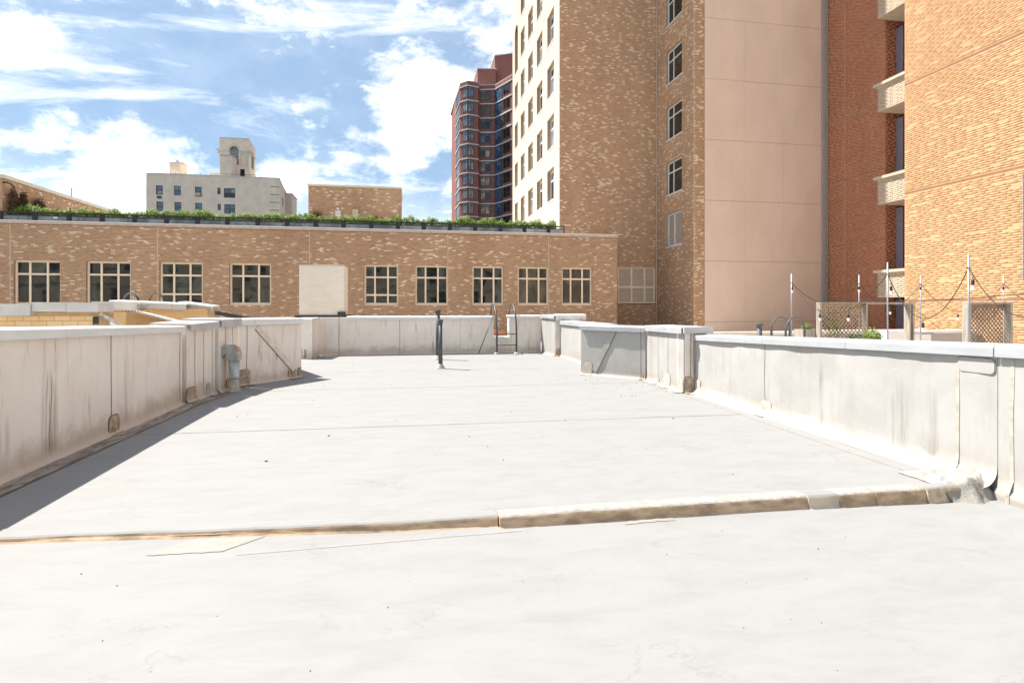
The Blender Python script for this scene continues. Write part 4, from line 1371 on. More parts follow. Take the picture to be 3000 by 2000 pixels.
# ================================================================= ORANGE BRICK BUILDING
ob = thing('orange_brick_building', (22.5, 18, -18), 'sunlit orange brick building with cream spandrels at the right edge', 'building')
fo = Frame(21.0, 20.7, 0, -1)
OJ = [1.82, 6.44, 11.10, 15.75]
mb = MB()
wall_sheet(mb, fo, 0, 12.0, -18, 24, [], m=0)
mb.add([(21, 20.7, -18), (24.6, 20.7, -18), (24.6, 20.7, 24), (21, 20.7, 24)], [(3, 2, 1, 0)])
mb.build('wall', 'mortar_orange', ob)
bk = Bricks(ob, 'brick', 9)
bk.lay(fo, 0.0, 7.6, -0.5, 16.5, [(0, 12, z - 0.035, z + 0.035) for z in OJ], 0.40, 0.088, 0.009, 0.0025, ORANGE, [(0.57, 0.355, 0.20)], 0.08, 1.0, 0.2)
fd = Frame(23.6, 28.6, 0, -1)
DJ = [5.0, 8.55, 12.0, 15.5, 19.0]
mb = MB()
wall_sheet(mb, fd, 0, 4.2, -18, 24, [], m=0)
fr_ = Frame(23.6, 24.4, 1, 0)
wall_sheet(mb, fr_, 0, 1.6, -18, 24, [], m=0)
mb.build('wall', 'mortar_orange', ob)
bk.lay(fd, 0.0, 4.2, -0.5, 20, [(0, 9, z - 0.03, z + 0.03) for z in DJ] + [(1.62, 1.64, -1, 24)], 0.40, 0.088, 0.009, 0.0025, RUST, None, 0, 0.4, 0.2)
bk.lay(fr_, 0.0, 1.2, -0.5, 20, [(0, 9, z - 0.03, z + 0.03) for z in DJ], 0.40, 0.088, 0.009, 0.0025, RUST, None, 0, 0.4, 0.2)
for z in OJ:
    MB().fbox(fo, 0.002, 11.9, 0.0, 0.0015, z - 0.034, z + 0.034).build('expansion_joint', 'joint_dark', ob)
for z in DJ:
    MB().fbox(fd, 0.002, 4.18, 0.0, 0.0015, z - 0.029, z + 0.029).build('expansion_joint', 'joint_dark', ob)
# projecting cream spandrels and the window bay between them
fsp = Frame(22.5, 23.7, 0, -1)
for zt in (3.35, 7.88, 12.40, 16.95):
    zb = zt - 1.32
    MB().box(22.5, 24.6, 20.72, 23.7, zb, zt - 0.14).build('spandrel', 'spandrel', ob)
    MB().box(22.36, 24.6, 20.73, 23.82, zt - 0.135, zt).build('spandrel_cap', 'spandrel', ob)
    bk.lay(fsp, 0.0, 2.97, zb + 0.05, zt - 0.16, [(0.9, 0.92, zb, zt)], 0.40, 0.088, 0.008, 0.002, CREAM, None, 0, 0.5)
bk.finish(300)
fb = Frame(24.2, 24.38, 0, -1)
for z0, z1 in ((-1.2, 1.95), (3.35, 6.56), (7.88, 11.08), (12.4, 15.63), (16.95, 20.0)):
    MB().fbox(fb, 0.0, 0.42, -0.2, 0.0, z0 + 0.01, z1 - 0.01).build('bay_panel', 'frame_purple', ob)
    window(ob, fb, 0.43, 3.66, z0 + 0.02, z1 - 0.02, -0.06, (0.25, 0.5, 0.75), (0.86,), 'frame_bronze', ['glass_blue', 'glass'], 0.09, 0.08, 0.08, rng=rngw)
MB().box(24.75, 30, 9, 30, -18, 23.9).build('core', 'mortar_orange', ob)
MB().tube([(20.97, 15.95, 2.5), (20.97, 15.95, 6.2)], 0.013, 6).build('conduit', 'grey_trim', ob)

# ================================================================= RIGHT-HAND TERRACE
rp = thing('terrace_parapet', (13, 17.7, -0.2), 'low pale parapet at the back of the right hand terrace', 'parapet')
MB().box(6.0, 20.9, 17.5, 17.85, -0.3, 0.60).build('wall', 'wall_right', rp)
for i in range(7):
    a = 6.0 + i * 2.13
    MB().box(a + 0.004, a + 2.124, 17.42, 17.93, 0.602, 0.70 + (0.03 if i in (4, 5) else 0)).build('coping', 'coping' if i > 2 else 'stone', rp)
MB().box(16.6, 18.4, 17.05, 17.45, -0.2, 0.72).build('block', 'white', rp)

POLES = [(11.75, 15.65, 'second row pole'), (14.40, 15.90, ''), (11.0, 11.3, ''), (16.70, 15.85, ''), (10.80, 9.2, ''), (19.40, 15.35, '')]
pl_lab = ['slim galvanised pole in front of the beige stucco wall', 'slim galvanised pole behind the left trellis against dark brick', 'tall galvanised pole right of the left trellis',
          'slim dark galvanised pole with flat foot before the orange bricks', 'tallest galvanised pole beside the right trellis', 'galvanised pole seen through and above the right trellis']
for (x, y, _), lab in zip(POLES, pl_lab):
    g = thing('light_pole', (x, y, -0.2), lab, 'pole', 'string light poles')
    MB().tube([(x, y, -0.2), (x, y, 2.60)], 0.0185, 12).build('tube', 'pole', g, True)
    MB().tube([(x - 0.045, y, 2.33), (x + 0.045, y, 2.33)], 0.012, 8).build('clamp', 'steel', g, True)
    if 'flat foot' in lab:
        MB().box(x - 0.18, x + 0.30, y - 0.2, y + 0.2, 0.66, 0.72).build('foot', 'pole', g)
    else:
        MB().box(x - 0.12, x + 0.12, y - 0.12, y + 0.12, -0.2, -0.17).build('foot', 'pole', g)


def strand(label, a, b, sag, bulbs, r=0.009):
    a, b = Vector(a), Vector(b)
    g = thing('string_light', a, label, 'string light', 'string light strands')
    n = 24

    def pt(s):
        p = a.lerp(b, s)
        p.z -= sag * (1 - (2 * s - 1) ** 2)
        return p

    MB().tube([pt(i / n) for i in range(n + 1)], r, 6).build('cord', 'cord', g)
    for s in bulbs:
        p = pt(s)
        mb = MB().tube([p, p - Vector((0, 0, 0.10))], 0.006, 6)
        mb.tube([p - Vector((0, 0, 0.09)), p - Vector((0, 0, 0.11)), p - Vector((0, 0, 0.20))], [0.012, 0.026, 0.028], 10)
        so = mb.build('socket', 'cord', g)
        q = [(0.19, 0.018), (0.21, 0.022), (0.245, 0.033), (0.265, 0.034), (0.285, 0.026), (0.295, 0.010)]
        MB().tube([p - Vector((0, 0, z)) for z, _ in q], [w_ for _, w_ in q], 12).build('bulb', 'bulb', so, True)


PZ = 2.33
P = [Vector((x, y, PZ)) for x, y, _ in POLES]
strand('string light strand dipping from the stucco side pole over the left trellis', P[0], P[2], 0.95, (0.01, 0.36, 0.66))
strand('deep string light swag between the two tallest poles', P[2], P[4], 1.02, (0.05, 0.48))
strand('string light strand leaving the tallest pole over the right trellis', P[4], Vector((10.7, 7.05, PZ)), 0.95, (0.04, 0.52))
strand('thin rear string light strand across the dark brick wall', P[0], P[1], 0.62, ())
strand('rear string light strand passing behind the tall middle pole', P[1], P[3], 0.72, (0.0, 0.5))
strand('rear string light strand drooping across the orange bricks', P[3], P[5], 0.92, (0.0, 0.45))
strand('rear string light strand running out of frame at the right', P[5], Vector((22.0, 14.8, PZ)), 0.7, (0.0,))
cb = MB().tube([(20.9, 20.4, 1.78), (18.0, 15.0, 1.86), (14.0, 9.0, 1.98)], 0.012, 6).build('cable', 'cord')
tag(cb, 'straight black cable stretched across the orange brick wall', 'cable')


def lattice(parent, fr, u0, u1, z0, z1, sp, sw_, mat, n0):
    for sgn, nn in ((1, 0.0), (-1, 0.008)):
        k = -int((z1 - z0) / sp) - 2
        W, H = u1 - u0, z1 - z0
        c = -H - sp
        while c < W + H:
            pts = []
            # line u = c + sgn*(z) clipped to the rectangle
            if sgn > 0:
                s, e = max(0, -c), min(H, W - c)
                ua, ub = c + s, c + e
            else:
                s, e = max(0, c - W), min(H, c)
                ua, ub = c - s, c - e
            if e - s > 0.03:
                d = sw_ * 0.7071
                mb = MB()
                q = [(u0 + ua - d, z0 + s), (u0 + ua + d, z0 + s), (u0 + ub + d, z0 + e), (u0 + ub - d, z0 + e)]
                q = [(min(u1, max(u0, uu)), zz_) for uu, zz_ in q]
                mb.prism(fr, q, n0 + nn, n0 + nn + 0.007)
                mb.build('slat', mat, parent)
            c += sp


def trellis(label, x, y, w_, ztop, zbot, depth, pw, mat, lmat, sp):
    fr = Frame(x, y, 1, 0)
    g = thing('trellis', (x + w_ / 2, y, zbot), label, 'trellis', 'trellis screens on the terrace')
    MB().fbox(fr, 0, pw, -depth, 0, zbot, ztop).build('side_panel', mat, g)
    MB().fbox(fr, w_ - pw, w_, -depth, 0, zbot, ztop).build('side_panel', mat, g)
    MB().fbox(fr, -0.005, w_ + 0.005, -depth - 0.004, 0.02, ztop + 0.002, ztop + 0.035).build('top_rail', mat, g)
    MB().fbox(fr, pw + 0.002, w_ - pw - 0.002, -depth, -depth + 0.04, ztop - 0.09, ztop - 0.002).build('rail', lmat, g)
    lattice(g, fr, pw + 0.003, w_ - pw - 0.003, zbot, ztop - 0.092, sp, 0.042, lmat, -depth + 0.005)
    return g


# at camera depth ~16 and ~12
trellis('wide brown lattice trellis box with plants in front of the dark brick wall', 11.50, 14.10, 1.56, 1.66, 0.05, 0.16, 0.06, 'wood', 'wood_brown', 0.128)
trellis('dark brown lattice trellis box at the right edge before orange bricks', 11.70, 9.95, 1.12, 1.63, 0.05, 0.16, 0.055, 'wood', 'wood_dark', 0.10)
g = thing('wooden_frame', (15.2, 14.2, 0), 'open grey wooden frame between left trellis and orange brick wall', 'frame')
fq = Frame(13.12, 14.4, 1, 0)
MB().fbox(fq, 0.0, 1.85, -0.20, 0, 1.64, 1.70).build('top_rail', 'wood', g)
for a in (1.66, 1.78):
    MB().fbox(fq, a, a + 0.06, -0.20, 0, -0.2, 1.638).build('post', 'wood', g)

sh = [leaf_cloud('terrace_bush', 600, 0.34, 0.3, 0.3, 0.05, 'leaf_lime', 120, 0.3), leaf_cloud('terrace_bush', 350, 0.3, 0.25, 0.26, 0.045, 'leaf_dark', 121, 0.4)]
for x, y, z, s, k, lab in ((12.60, 13.45, 0.52, 0.78, 0, 'lime green bush at the right foot of the left trellis'), (12.10, 13.5, 0.45, 0.85, 1, 'darker green bush left of the lime bush by the trellis'),
                           (11.36, 14.5, 0.85, 0.42, 0, 'sprig of green leaves left of the left trellis post')):
    o = bpy.data.objects.new('terrace_bush', sh[k])
    o.location = (x, y, z)
    o.scale = (s, s, s)
    col.objects.link(o)
    tag(o, lab, 'bush')
    st = MB().box(x - 0.25, x + 0.25, y - 0.2, y + 0.2, -0.2, z + 0.06).build('planter_box', 'wood')
    tag(st, 'low wooden planter box under the ' + lab.split(' at ')[0].split(' left ')[0], 'planter')
vn = leaf_cloud('climbing_vine', 120, 0.16, 0.06, 0.5, 0.03, 'leaf_lime', 130, 0.2)
for x, lab in ((11.78, 'thin leggy vine at the left of the brown trellis'), (12.02, 'second thin vine nearer the middle of the brown trellis')):
    g = thing('climbing_vine', (x, 14.02, 0.2), lab, 'vine')
    MB().tube([(x, 14.02, 0.2), (x - 0.03, 14.04, 0.7), (x + 0.02, 14.05, 1.1), (x - 0.05, 14.06, 1.45)], [0.012, 0.01, 0.008, 0.005], 6).build('stem', 'stem', g)
    o = bpy.data.objects.new('leaves', vn)
    o.location = (0, 0, 0.25)
    col.objects.link(o)
    o.parent = g


def hoop_ladder(label, x, y, ztop, w_, depth, yaw, r=0.03):
    g = thing('roof_ladder', (x, y, 0), label, 'ladder')
    c, s = math.cos(yaw), math.sin(yaw)
    for k in (0, 1):
        pts = [(px, py, pz) for px, py, pz in arch_rail(k * w_, 0, depth, 0.2, -1.5, ztop)]
        mb = MB()
        q = [(x + c * a - s * b, y + s * a + c * b, z) for a, b, z in pts]
        for p0_, p1_ in zip(q, q[1:]):
            mb.bar(p0_, p1_, 0.055, 0.014)
        mb.build('handrail', 'steel', g)
    for z in (0.4, 0.75):
        MB().tube([(x, y, z), (x + c * w_, y + s * w_, z)], 0.012, 6).build('rung', 'steel', g)
    return g


hoop_ladder('hooped black ladder rails rising over the right parapet near the stucco wall', 9.25, 11.86, 1.31, 0.53, 0.50, R(90))
hoop_ladder('hooped black ladder rails on the neighbouring roof at the left', -6.28, 14.6, 1.90, 0.68, 0.55, R(62))

# ================================================================= LEFT NEIGHBOUR
yl = Bricks
nb = thing('yellow_brick_wall', (-6.6, 9.6, -0.2), 'yellow painted brick wall under a grey metal coping behind the left parapet', 'wall')
MB().box(-9.5, -4.62, 9.42, 9.75, -0.3, 1.48).build('wall', 'yellow_mortar', nb)
fy = Frame(0, 9.42, 1, 0)
bk = Bricks(nb, 'brick_painted', 12)
bk.lay(fy, -9.5, -4.63, 0.9, 1.48, [], 0.205, 0.0745, 0.007, 0.006, YELLOW)
bk.finish(300)
MB().box(-9.5, -5.45, 9.30, 9.85, 1.425, 1.60).build('coping', 'coping_grey', nb)
MB().box(-5.445, -5.0, 9.33, 9.80, 1.485, 1.625).build('coping', 'coping_grey', nb)
MB().box(-4.995, -4.58, 9.33, 9.80, 1.480, 1.62).build('coping', 'coping_grey', nb)
MB().box(-5.2, -4.60, 10.4, 10.7, 1.50, 1.645).build('coping', 'coping', nb)
MB().box(-4.66, -4.60, 9.36, 9.41, 1.30, 1.41).build('junction_box', 'black', nb)
MB().tube([(-4.655, 9.385, 1.30), (-4.665, 9.385, 1.1)], 0.006, 6).build('wire', 'black', nb)
nb2 = thing('yellow_brick_wall', (-5, 12.6, -0.2), 'farther yellow painted brick wall with a stepped grey coping below the hoops', 'wall')
MB().box(-5.86, -4.08, 12.5, 12.85, -0.3, 1.535).build('wall', 'yellow_mortar', nb2)
fy = Frame(0, 12.5, 1, 0)
bk = Bricks(nb2, 'brick_painted', 13)
bk.lay(fy, -5.85, -4.09, 0.9, 1.53, [], 0.205, 0.0345, 0.005, 0.006, YELLOW)
bk.finish(300)
fz_ = Frame(-5.90, 12.5, 1, 0)
coping_seg(fz_, 0.0, 1.15, 1.69, 1.635, 0.08, 0.42, 0.13).build('coping', 'coping_grey', nb2)
coping_seg(fz_, 1.15, 1.42, 1.635, 1.62, 0.08, 0.42, 0.13).build('coping', 'coping_grey', nb2)
coping_seg(fz_, 1.20, 1.86, 1.665, 1.575, -0.1, 0.55, 0.12).build('coping', 'coping_grey', nb2)
nb3 = thing('yellow_brick_wall', (-4.7, 10.9, -0.2), 'yellow stepped shaft wall between the two sloping grey copings', 'wall')
fy3 = Frame(-4.9, 10.9, 1, 0)
MB().prism(fy3, [(0, -0.3), (1.0, -0.3), (1.0, 1.26), (0.1, 1.50), (0, 1.50)], -0.2, 0).build('wall', 'yellow_mortar', nb3)
MB().bar((-4.66, 9.46, 1.46), (-4.55, 10.05, 1.20), 0.10, 0.05).build('sloping_coping', 'galv', nb3)
MB().bar((-4.80, 10.86, 1.50), (-3.95, 10.80, 1.27), 0.12, 0.03).build('sloping_coping', 'galv', nb3)
mb = MB()
for i in range(9):
    x = -4.95 + i * 0.05
    mb.tube([(x, 10.6, 1.47), (x + 0.14, 10.62, 1.60)], 0.004, 4)
    mb.tube([(x + 0.14, 10.6, 1.47), (x, 10.62, 1.60)], 0.004, 4)
mb.build('wire_mesh', 'black', nb3)
cp = MB().bar((-4.85, 14.1, 1.50), (-3.45, 14.6, 1.19), 0.16, 0.09).build('sloping_flashing', 'tar')
tag(cp, 'dark sloping metal flashing running down behind the slanted left panel', 'flashing')

# white painted chimney behind the far wall
ch = thing('chimney', (-2.95, 20.6, 0), 'white painted brick chimney block standing behind the far left of the far wall', 'chimney')
MB().box(-3.69, -2.22, 20.0, 21.2, -6, 2.96).build('core', 'white_mortar', ch)
bk = Bricks(ch, 'brick_painted', 14)
fc = Frame(0, 20.0, 1, 0)
bk.lay(fc, -3.69, -2.22, 1.30, 2.96, [], 0.31, 0.118, 0.006, 0.0025, WHITEB)
fc2 = Frame(-2.22, 20.0, 0, 1)
bk.lay(fc2, 0.0, 1.2, 1.30, 2.96, [], 0.31, 0.118, 0.006, 0.0025, WHITEB)
bk.finish(300)
MB().box(-3.82, -2.10, 19.93, 21.3, 1.12, 1.285).build('base_flashing', 'tar', ch)
MB().box(-2.42, -2.16, 19.90, 19.925, 1.2, 1.40).build('flashing_step', 'tar', ch)
MB().box(-3.70, -2.21, 19.99, 21.21, 2.965, 2.99).build('cap', 'white_mortar', ch)

# ================================================================= FAR GREY BUILDING  (depth 110 m)
gb = thing('grey_apartment_building', (-34, 120, -18), 'grey stucco apartment house with small dark windows and rooftop arched tower', 'building')
YB = 110.0
fgb = Frame(0, YB, 1, 0)
S = YB / 75.0


def zz75(z):
    return 1.55 + (z - 1.55) * S


gw = [(-30.44, -29.68, 15.28, 16.42, 1), (-28.42, -27.65, 15.27, 16.45, 1), (-26.06, -25.29, 15.23, 16.42, 1), (-23.49, -23.13, 15.6, 16.39, 1), (-22.74, -21.43, 15.19, 16.38, 2),
      (-30.4, -29.64, 13.24, 14.46, 1), (-28.38, -27.61, 13.2, 14.45, 1), (-26.03, -25.25, 13.2, 14.44, 1), (-23.45, -23.09, 13.61, 14.40, 1), (-22.7, -21.43, 13.2, 14.38, 2)]
gw = [(a * S, b * S, zz75(c), zz75(d), k) for a, b, c, d, k in gw]
GX0, GX1, GZ = -31.53 * S, -16.15 * S, zz75(17.84)
mb = MB()
wall_sheet(mb, fgb, GX0, GX1, -18, GZ, [q[:4] for q in gw], depth=0.3)
mb.add([(GX0, YB, -18), (GX0, YB + 25, -18), (GX0, YB + 25, GZ), (GX0, YB, GZ)], [(0, 1, 2, 3)])
mb.add([(GX1, YB, -18), (GX1 - 0.96, YB + 9, -18), (GX1 - 0.96, YB + 9, GZ - 0.2), (GX1, YB, GZ)], [(0, 1, 2, 3)])
mb.add([(GX0, YB, GZ), (GX1, YB, GZ), (GX1 - 0.96, YB + 9, GZ - 0.2), (GX1 - 3, YB + 25, GZ), (GX0, YB + 25, GZ)], [(0, 1, 2, 3, 4)])
mb.build('wall', 'stucco_grey', gb)
rg = random.Random(4)
for i, (a, b, c, d, k) in enumerate(gw):
    window(gb, fgb, a, b, c, d, -0.06, (0.5,) if k == 2 else (), (0.5,), 'frame_bronze', ['glass_pale', 'glass_blue', 'glass'] if i < 5 else ['glass_blue'], 0.09, 0.12, 0.08, rng=rg)
MB().fbox(fgb, gw[0][0] + 0.2, gw[0][1] - 0.2, 0, 0.12, gw[0][2] - 0.65, gw[0][2] - 0.2).build('air_conditioner', 'frame_bronze', gb)
MB().fbox(fgb, gw[2][0] + 0.15, gw[2][1] - 0.15, 0.02, 0.3, gw[2][2] + 0.08, gw[2][2] + 0.6).build('air_conditioner', 'beige_box', gb)
for i in range(4):
    z = zz75(16.75 - i * 0.99)
    MB().fbox(fgb, GX1 - 1.7, GX1 - 0.15, 0, 0.05, z, z + 0.09).build('groove_band', 'frame_bronze', gb)
MB().fbox(fgb, GX0 - 0.05, GX1 + 0.05, -0.4, 0.06, GZ, GZ + 0.12).build('coping', 'stone_pale', gb)
for i in range(26):
    x = GX0 + 1.2 + i * 0.85
    MB().tube([(x, YB + 0.5, GZ + 0.1), (x, YB + 0.5, GZ + 0.55)], 0.025, 4).build('rail_post', 'frame_bronze', gb)
MB().tube([(GX0 + 1.2, YB + 0.5, GZ + 0.55), (GX1 - 0.2, YB + 0.5, GZ + 0.55)], 0.035, 4).build('roof_rail', 'frame_bronze', gb)
fw = Frame(GX1, YB, -0.96, 9)
for z in (14.9, 12.9):
    MB().fbox(fw, 4.2, 5.6, 0, 0.06, zz75(z), zz75(z) + 1.6).build('side_window', 'frame_bronze', gb)
# chimney
MB().plan([(-43.6, 113), (-41.9, 113), (-41.3, 115), (-43.4, 115)], GZ - 0.2, zz75(19.72)).build('chimney', 'stucco_grey', gb)
MB().box(-43.7, -41.2, 112.9, 115.1, zz75(19.72), zz75(19.8)).build('chimney_cap', 'stone_pale', gb)
MB().tube([(-42.6, 114, zz75(19.8)), (-42.6, 114, zz75(20.2))], 0.25, 8).build('chimney_pot', 'stone_pale', gb)
MB().plan([(-38.2, 114), (-33.8, 114), (-33.8, 116), (-38.2, 116)], GZ - 0.2, GZ + 0.75).build('roof_shed', 'trim_cream', gb)
MB().plan([(-36.8, 113.6), (-34.6, 113.6), (-34.9, 115), (-36.5, 115)], GZ + 0.76, GZ + 1.15).build('shed_roof', 'beige_box', gb)
# rooftop tower with arched openings
TWY = 113.0
ft = Frame(0, TWY, 1, 0)


def xt(px):   # helper: x on the tower face from the measured bearing
    u_ = (px - 1500) / 1640
    return TWY * (0.17995 + 0.98368 * u_) / (0.98368 - 0.17995 * u_)


def zt_(px, py):
    u_ = (px - 1500) / 1640
    return 1.55 - (py - 900) / 1640 * TWY / (0.98368 - 0.17995 * u_)


tx0, tx1 = xt(643), xt(730)
ztop = zt_(690, 406)
zbot = GZ - 0.3
sy = 6.0
sx = xt(748) * (TWY + sy) / TWY - tx1
aw0, aw1 = xt(673), xt(699)
az0, az1 = zt_(686, 482), zt_(686, 441)
mb = MB()
wall_sheet(mb, ft, tx0, tx1, zbot, ztop, [(aw0, aw1, az0, az1 + (aw1 - aw0) / 2)], depth=0.5)
acx, ar = (aw0 + aw1) / 2, (aw1 - aw0) / 2
arc = [(acx + ar * math.cos(R(180 * i / 12)), az1 + ar * math.sin(R(180 * i / 12))) for i in range(13)]
for (a, za), (b, zb) in zip(arc, arc[1:]):
    mb.add([ft.p(a, -0.01, za), ft.p(a, -0.01, az1 + ar), ft.p(b, -0.01, az1 + ar), ft.p(b, -0.01, zb)], [(0, 1, 2, 3)])
mb.add([(tx1, TWY, zbot), (tx1 + sx, TWY + sy, zbot), (tx1 + sx, TWY + sy, ztop - 0.2), (tx1, TWY, ztop)], [(0, 1, 2, 3)])
mb.add([(tx0, TWY, zbot), (tx0, TWY + sy, zbot), (tx0, TWY + sy, ztop), (tx0, TWY, ztop)], [(0, 1, 2, 3)])
mb.add([(tx0, TWY, ztop), (tx1, TWY, ztop), (tx1 + sx, TWY + sy, ztop - 0.2), (tx0, TWY + sy, ztop)], [(0, 1, 2, 3)])
mb.build('rooftop_tower', 'stucco_grey', gb)
MB().fbox(ft, aw0, aw1, -0.55, -0.5, az0, az1 + ar).build('arch_backing', 'green_lattice', gb)
mb = MB()
k = 0
zz = az0
while zz < az1 + ar:
    mb.fbox(ft, aw0, aw1, -0.5, -0.42, zz, zz + 0.07)
    zz += 0.28
for i in range(6):
    x = aw0 + (aw1 - aw0) * (i + 0.5) / 6
    mb.fbox(ft, x - 0.03, x + 0.03, -0.41, -0.36, az0, az1 + ar)
mb.build('arch_lattice', 'stone_pale', gb)
mb = MB()
for (a, za), (b, zb) in zip(arc, arc[1:]):
    def o_(u_, z_, r_):
        d_ = math.hypot(u_ - acx, z_ - az1)
        return acx + (u_ - acx) * r_ / d_, az1 + (z_ - az1) * r_ / d_
    mb.prism(ft, [(a, za), o_(a, za, ar + 0.38), o_(b, zb, ar + 0.38), (b, zb)], 0.0, 0.12)
mb.fbox(ft, acx - 0.16, acx + 0.16, 0.0, 0.2, az1 + ar, az1 + ar + 0.6)
mb.build('arch_moulding', 'trim_cream', gb)
mb = MB()
for a, b in ((tx0 - 0.5, aw0 - 0.05), (aw1 + 0.05, tx1 + 0.3)):
    mb.fbox(ft, a, b, 0.0, 0.25, az1 - 0.25, az1 + 0.15)
    mb.fbox(ft, a + 0.2, b - 0.1, 0.0, 0.12, az1 - 0.75, az1 - 0.26)
mb.build('cornice', 'trim_cream', gb)
for a in (aw0 - 0.42, aw1 + 0.04, tx1 - 0.55, tx0 + 0.25):
    MB().fbox(ft, a, a + 0.38, 0.0, 0.14, az0 - 0.1, az1 - 0.76).build('pilaster', 'trim_cream', gb)
MB().fbox(ft, xt(704), xt(717), 0.0, 0.03, zbot, zt_(710, 496)).build('roof_door', 'dark_void', gb)
fts = Frame(tx1, TWY, sx, sy)
MB().fbox(fts, 2.2, 4.2, 0.0, 0.04, az0, az1 + 0.6).build('side_arch', 'green_lattice', gb)
MB().fbox(fts, 0.1, 6.2, 0.0, 0.2, az1 - 0.25, az1 + 0.15).build('cornice', 'trim_cream', gb)
MB().fbox(ft, tx0 - 0.05, tx1 + 0.05, -0.2, 0.06, ztop, ztop + 0.1).build('tower_coping', 'stone_pale', gb)
x0_, x1_ = xt(644) * 0.978, xt(679) * 0.978
zsh = 1.55 + (zt_(660, 457) - 1.55) * 0.978
MB().plan([(x0_, TWY - 2.5), (x1_, TWY - 2.5), (x1_ + 0.25, TWY - 0.02), (x0_, TWY - 0.02)], zbot, zsh).build('stair_house', 'stucco_grey', gb)
MB().plan([(x0_ - 0.05, TWY - 2.6), (x1_ + 0.05, TWY - 2.6), (x1_ + 0.3, TWY - 0.03), (x0_ - 0.05, TWY - 0.03)], zsh + 0.01, zsh + 0.2).build('stair_house_roof', 'stone_pale', gb)
gb2 = thing('grey_side_building', (-26, 126, -18), 'narrow grey stucco block beside the grey apartment house', 'building')
mb = MB().plan([(-28.0, 122), (-23.9, 122), (-24.1, 128), (-28.0, 130)], -18, 24.9)
mb.build('wall', 'stucco_grey', gb2)
MB().plan([(-28.1, 121.9), (-23.8, 121.9), (-24.0, 128.1), (-28.1, 130.1)], 24.91, 25.05).build('coping', 'stone_pale', gb2)
MB().box(-24.6, -24.45, 123, 123.15, 25.06, 25.8).build('roof_vent', 'frame_bronze', gb2)

# ================================================================= FAR RED BRICK TOWER
rb = thing('red_brick_tower', (16, 115, -18), 'tall dark red brick apartment tower with zigzag bay windows and pale bands', 'tower')
A, B, C_, D, E_, F_, H_, I_, J_ = (9.42, 116.3), (9.71, 109.6), (11.05, 108.1), (13.17, 108.6), (13.5, 109.9), (16.55, 109.1), (17.7, 106.6), (18.98, 103.8), (24.0, 101.0)
path = [A, B, C_, D, E_, F_, H_, I_, J_]
RZ = 45.3
MB().plan([A, B, C_, D, E_, F_, H_, I_, J_, (24, 128), (9.42, 128)], -18, RZ).build('wall', 'red_brick', rb)
MB().plan([(13.4, 111.5), (17.0, 111.0), (17.0, 127), (13.4, 127)], RZ - 1, 49.2).build('penthouse', 'red_brick', rb)
MB().plan([(13.3, 111.4), (17.1, 110.9), (17.1, 127.1), (13.3, 127.1)], 49.21, 49.4).build('penthouse_coping', 'stone_pale', rb)
MB().plan([(17.0, 112.2), (23.5, 109), (23.5, 126), (17.0, 126)], RZ - 1, 52.4).build('penthouse', 'red_brick', rb)
MB().plan([(16.9, 112.1), (23.6, 108.9), (23.6, 126.1), (16.9, 126.1)], 52.41, 52.6).build('penthouse_coping', 'stone_pale', rb)
st0, sth = 16.2, 2.81
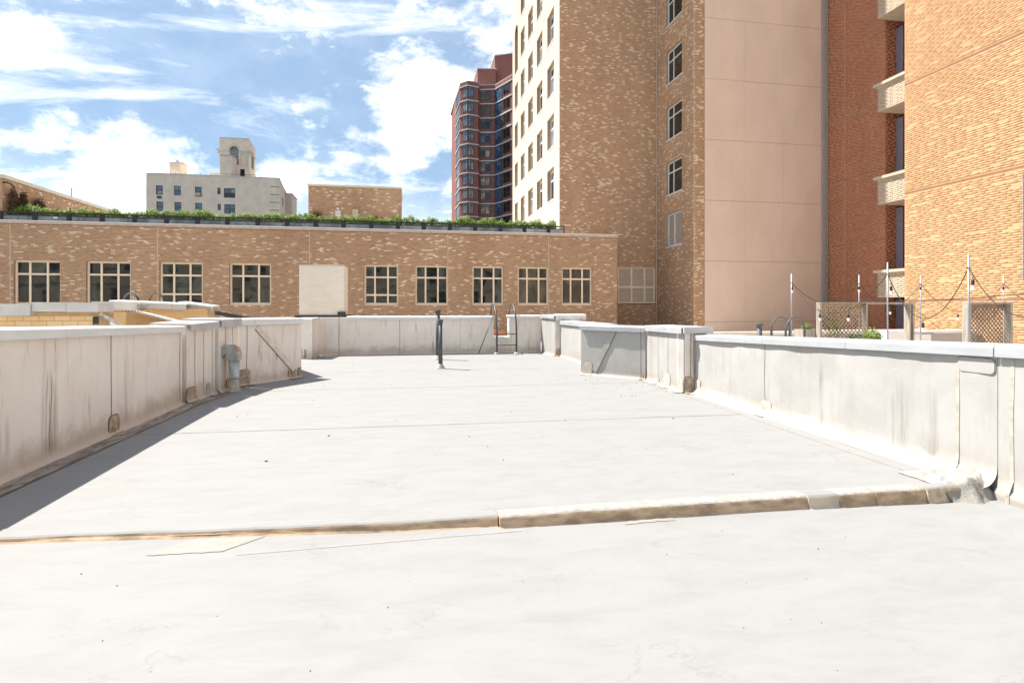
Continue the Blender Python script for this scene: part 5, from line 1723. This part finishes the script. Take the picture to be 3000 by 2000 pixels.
for k in range(11):
    z = st0 + sth * k
    mb = MB()
    for p0_, p1_ in zip(path, path[1:]):
        f_ = Frame(p0_[0], p0_[1], p1_[0] - p0_[0], p1_[1] - p0_[1])
        L_ = math.hypot(p1_[0] - p0_[0], p1_[1] - p0_[1])
        mb.fbox(f_, -0.04, L_ + 0.04, 0.0, 0.14, z, z + 0.22)
    mb.build('stone_band', 'stone_pale', rb)
    if k == 10:
        continue
    for i, (p0_, p1_) in enumerate(zip(path, path[1:])):
        f_ = Frame(p0_[0], p0_[1], p1_[0] - p0_[0], p1_[1] - p0_[1])
        L_ = math.hypot(p1_[0] - p0_[0], p1_[1] - p0_[1])
        z0_, z1_ = z + 0.72, z + 2.72
        if i == 0:
            window(rb, f_, 1.2, L_ - 1.2, z0_, z1_, 0.06, (0.33, 0.66), (), 'frame_bronze', ['glass_blue', 'glass_pale'], 0.12, 0.12, 0.06, rng=rg)
        elif i == 1:
            window(rb, f_, 0.7, L_ - 0.05, z0_, z1_, 0.06, (0.5,), (0.8,), 'frame_bronze', ['glass_blue', 'glass_pale', 'glass_pale'], 0.12, 0.12, 0.06, rng=rg)
        elif i == 2:
            window(rb, f_, 0.05, L_ - 0.95, z0_, z1_, 0.06, (0.5,), (0.8,), 'frame_bronze', ['glass_pale', 'glass_tan', 'glass_tan'] if k < 6 else ['glass_blue', 'glass_pale'], 0.12, 0.12, 0.06, rng=rg)
        elif i == 4:
            window(rb, f_, 0.25, L_ * 0.70, z0_ + 0.1, z1_, 0.06, (0.5,), (0.8,), 'frame_bronze', ['glass_tan', 'glass', 'glass_tan'] if k < 6 else ['glass', 'glass_blue'], 0.12, 0.12, 0.06, rng=rg)
            window(rb, f_, L_ * 0.70 + 0.02, L_ - 0.02, z0_ - 0.35, z1_, 0.03, (), (0.45,), 'frame_bronze', ['glass'], 0.12, 0.12, 0.06, rng=rg)
        elif i == 5:
            window(rb, f_, 0.15, 2.4, z0_ - 0.4, z1_, 0.06, (), (0.3,), 'frame_bronze', ['glass_blue'], 0.12, 0.12, 0.06, rng=rg)
            window(rb, f_, 2.45, L_ - 0.1, z0_ - 0.4, z1_, 0.06, (), (0.3,), 'frame_bronze', ['glass'], 0.12, 0.12, 0.06, rng=rg)
        elif i == 6:
            window(rb, f_, 0.15, L_ - 0.5, z0_, z1_, 0.06, (0.4,), (), 'frame_bronze', ['glass'], 0.12, 0.12, 0.06, rng=rg)
MB().plan([(x_, y_) for x_, y_ in path] + [(24, 128.2), (9.1, 128.2)], RZ + 0.001, RZ + 0.12).build('roof_coping', 'stone_pale', rb)

# ================================================================= HOUSE BEHIND THE CAMERA (seen mirrored in the window glass)
hb = thing('opposite_house', (2, -27, -18), 'pale stone apartment house mirrored in the dark panes of the long brick building', 'building')
fh = Frame(29, -24.0, -1, 0)
hops = [(1.5 + 3.4 * i, 3.1 + 3.4 * i, z, z + 2.0) for i in range(24) for z in (-2.0, 1.6, 5.2, 8.8)]
mb = MB()
wall_sheet(mb, fh, 0, 84, -18, 12.5, hops, depth=0.3)
mb.add([fh.p(0, 0, 12.5), fh.p(84, 0, 12.5), fh.p(84, -12, 12.5), fh.p(0, -12, 12.5)], [(0, 1, 2, 3)])
mb.build('wall', 'stone', hb)
for a, b, c, d in hops:
    window(hb, fh, a, b, c, d, -0.12, (), (0.5,), 'frame_white', 'glass', 0.09, 0.08, 0.08, sill=0.1)
MB().fbox(fh, -0.3, 84.3, 0.0, 0.7, 11.9, 12.6).build('cornice', 'trim_cream', hb)
for z in (0.9, 4.5, 8.1):
    MB().fbox(fh, 0, 84, 0.0, 0.12, z, z + 0.25).build('string_course', 'trim_cream', hb)
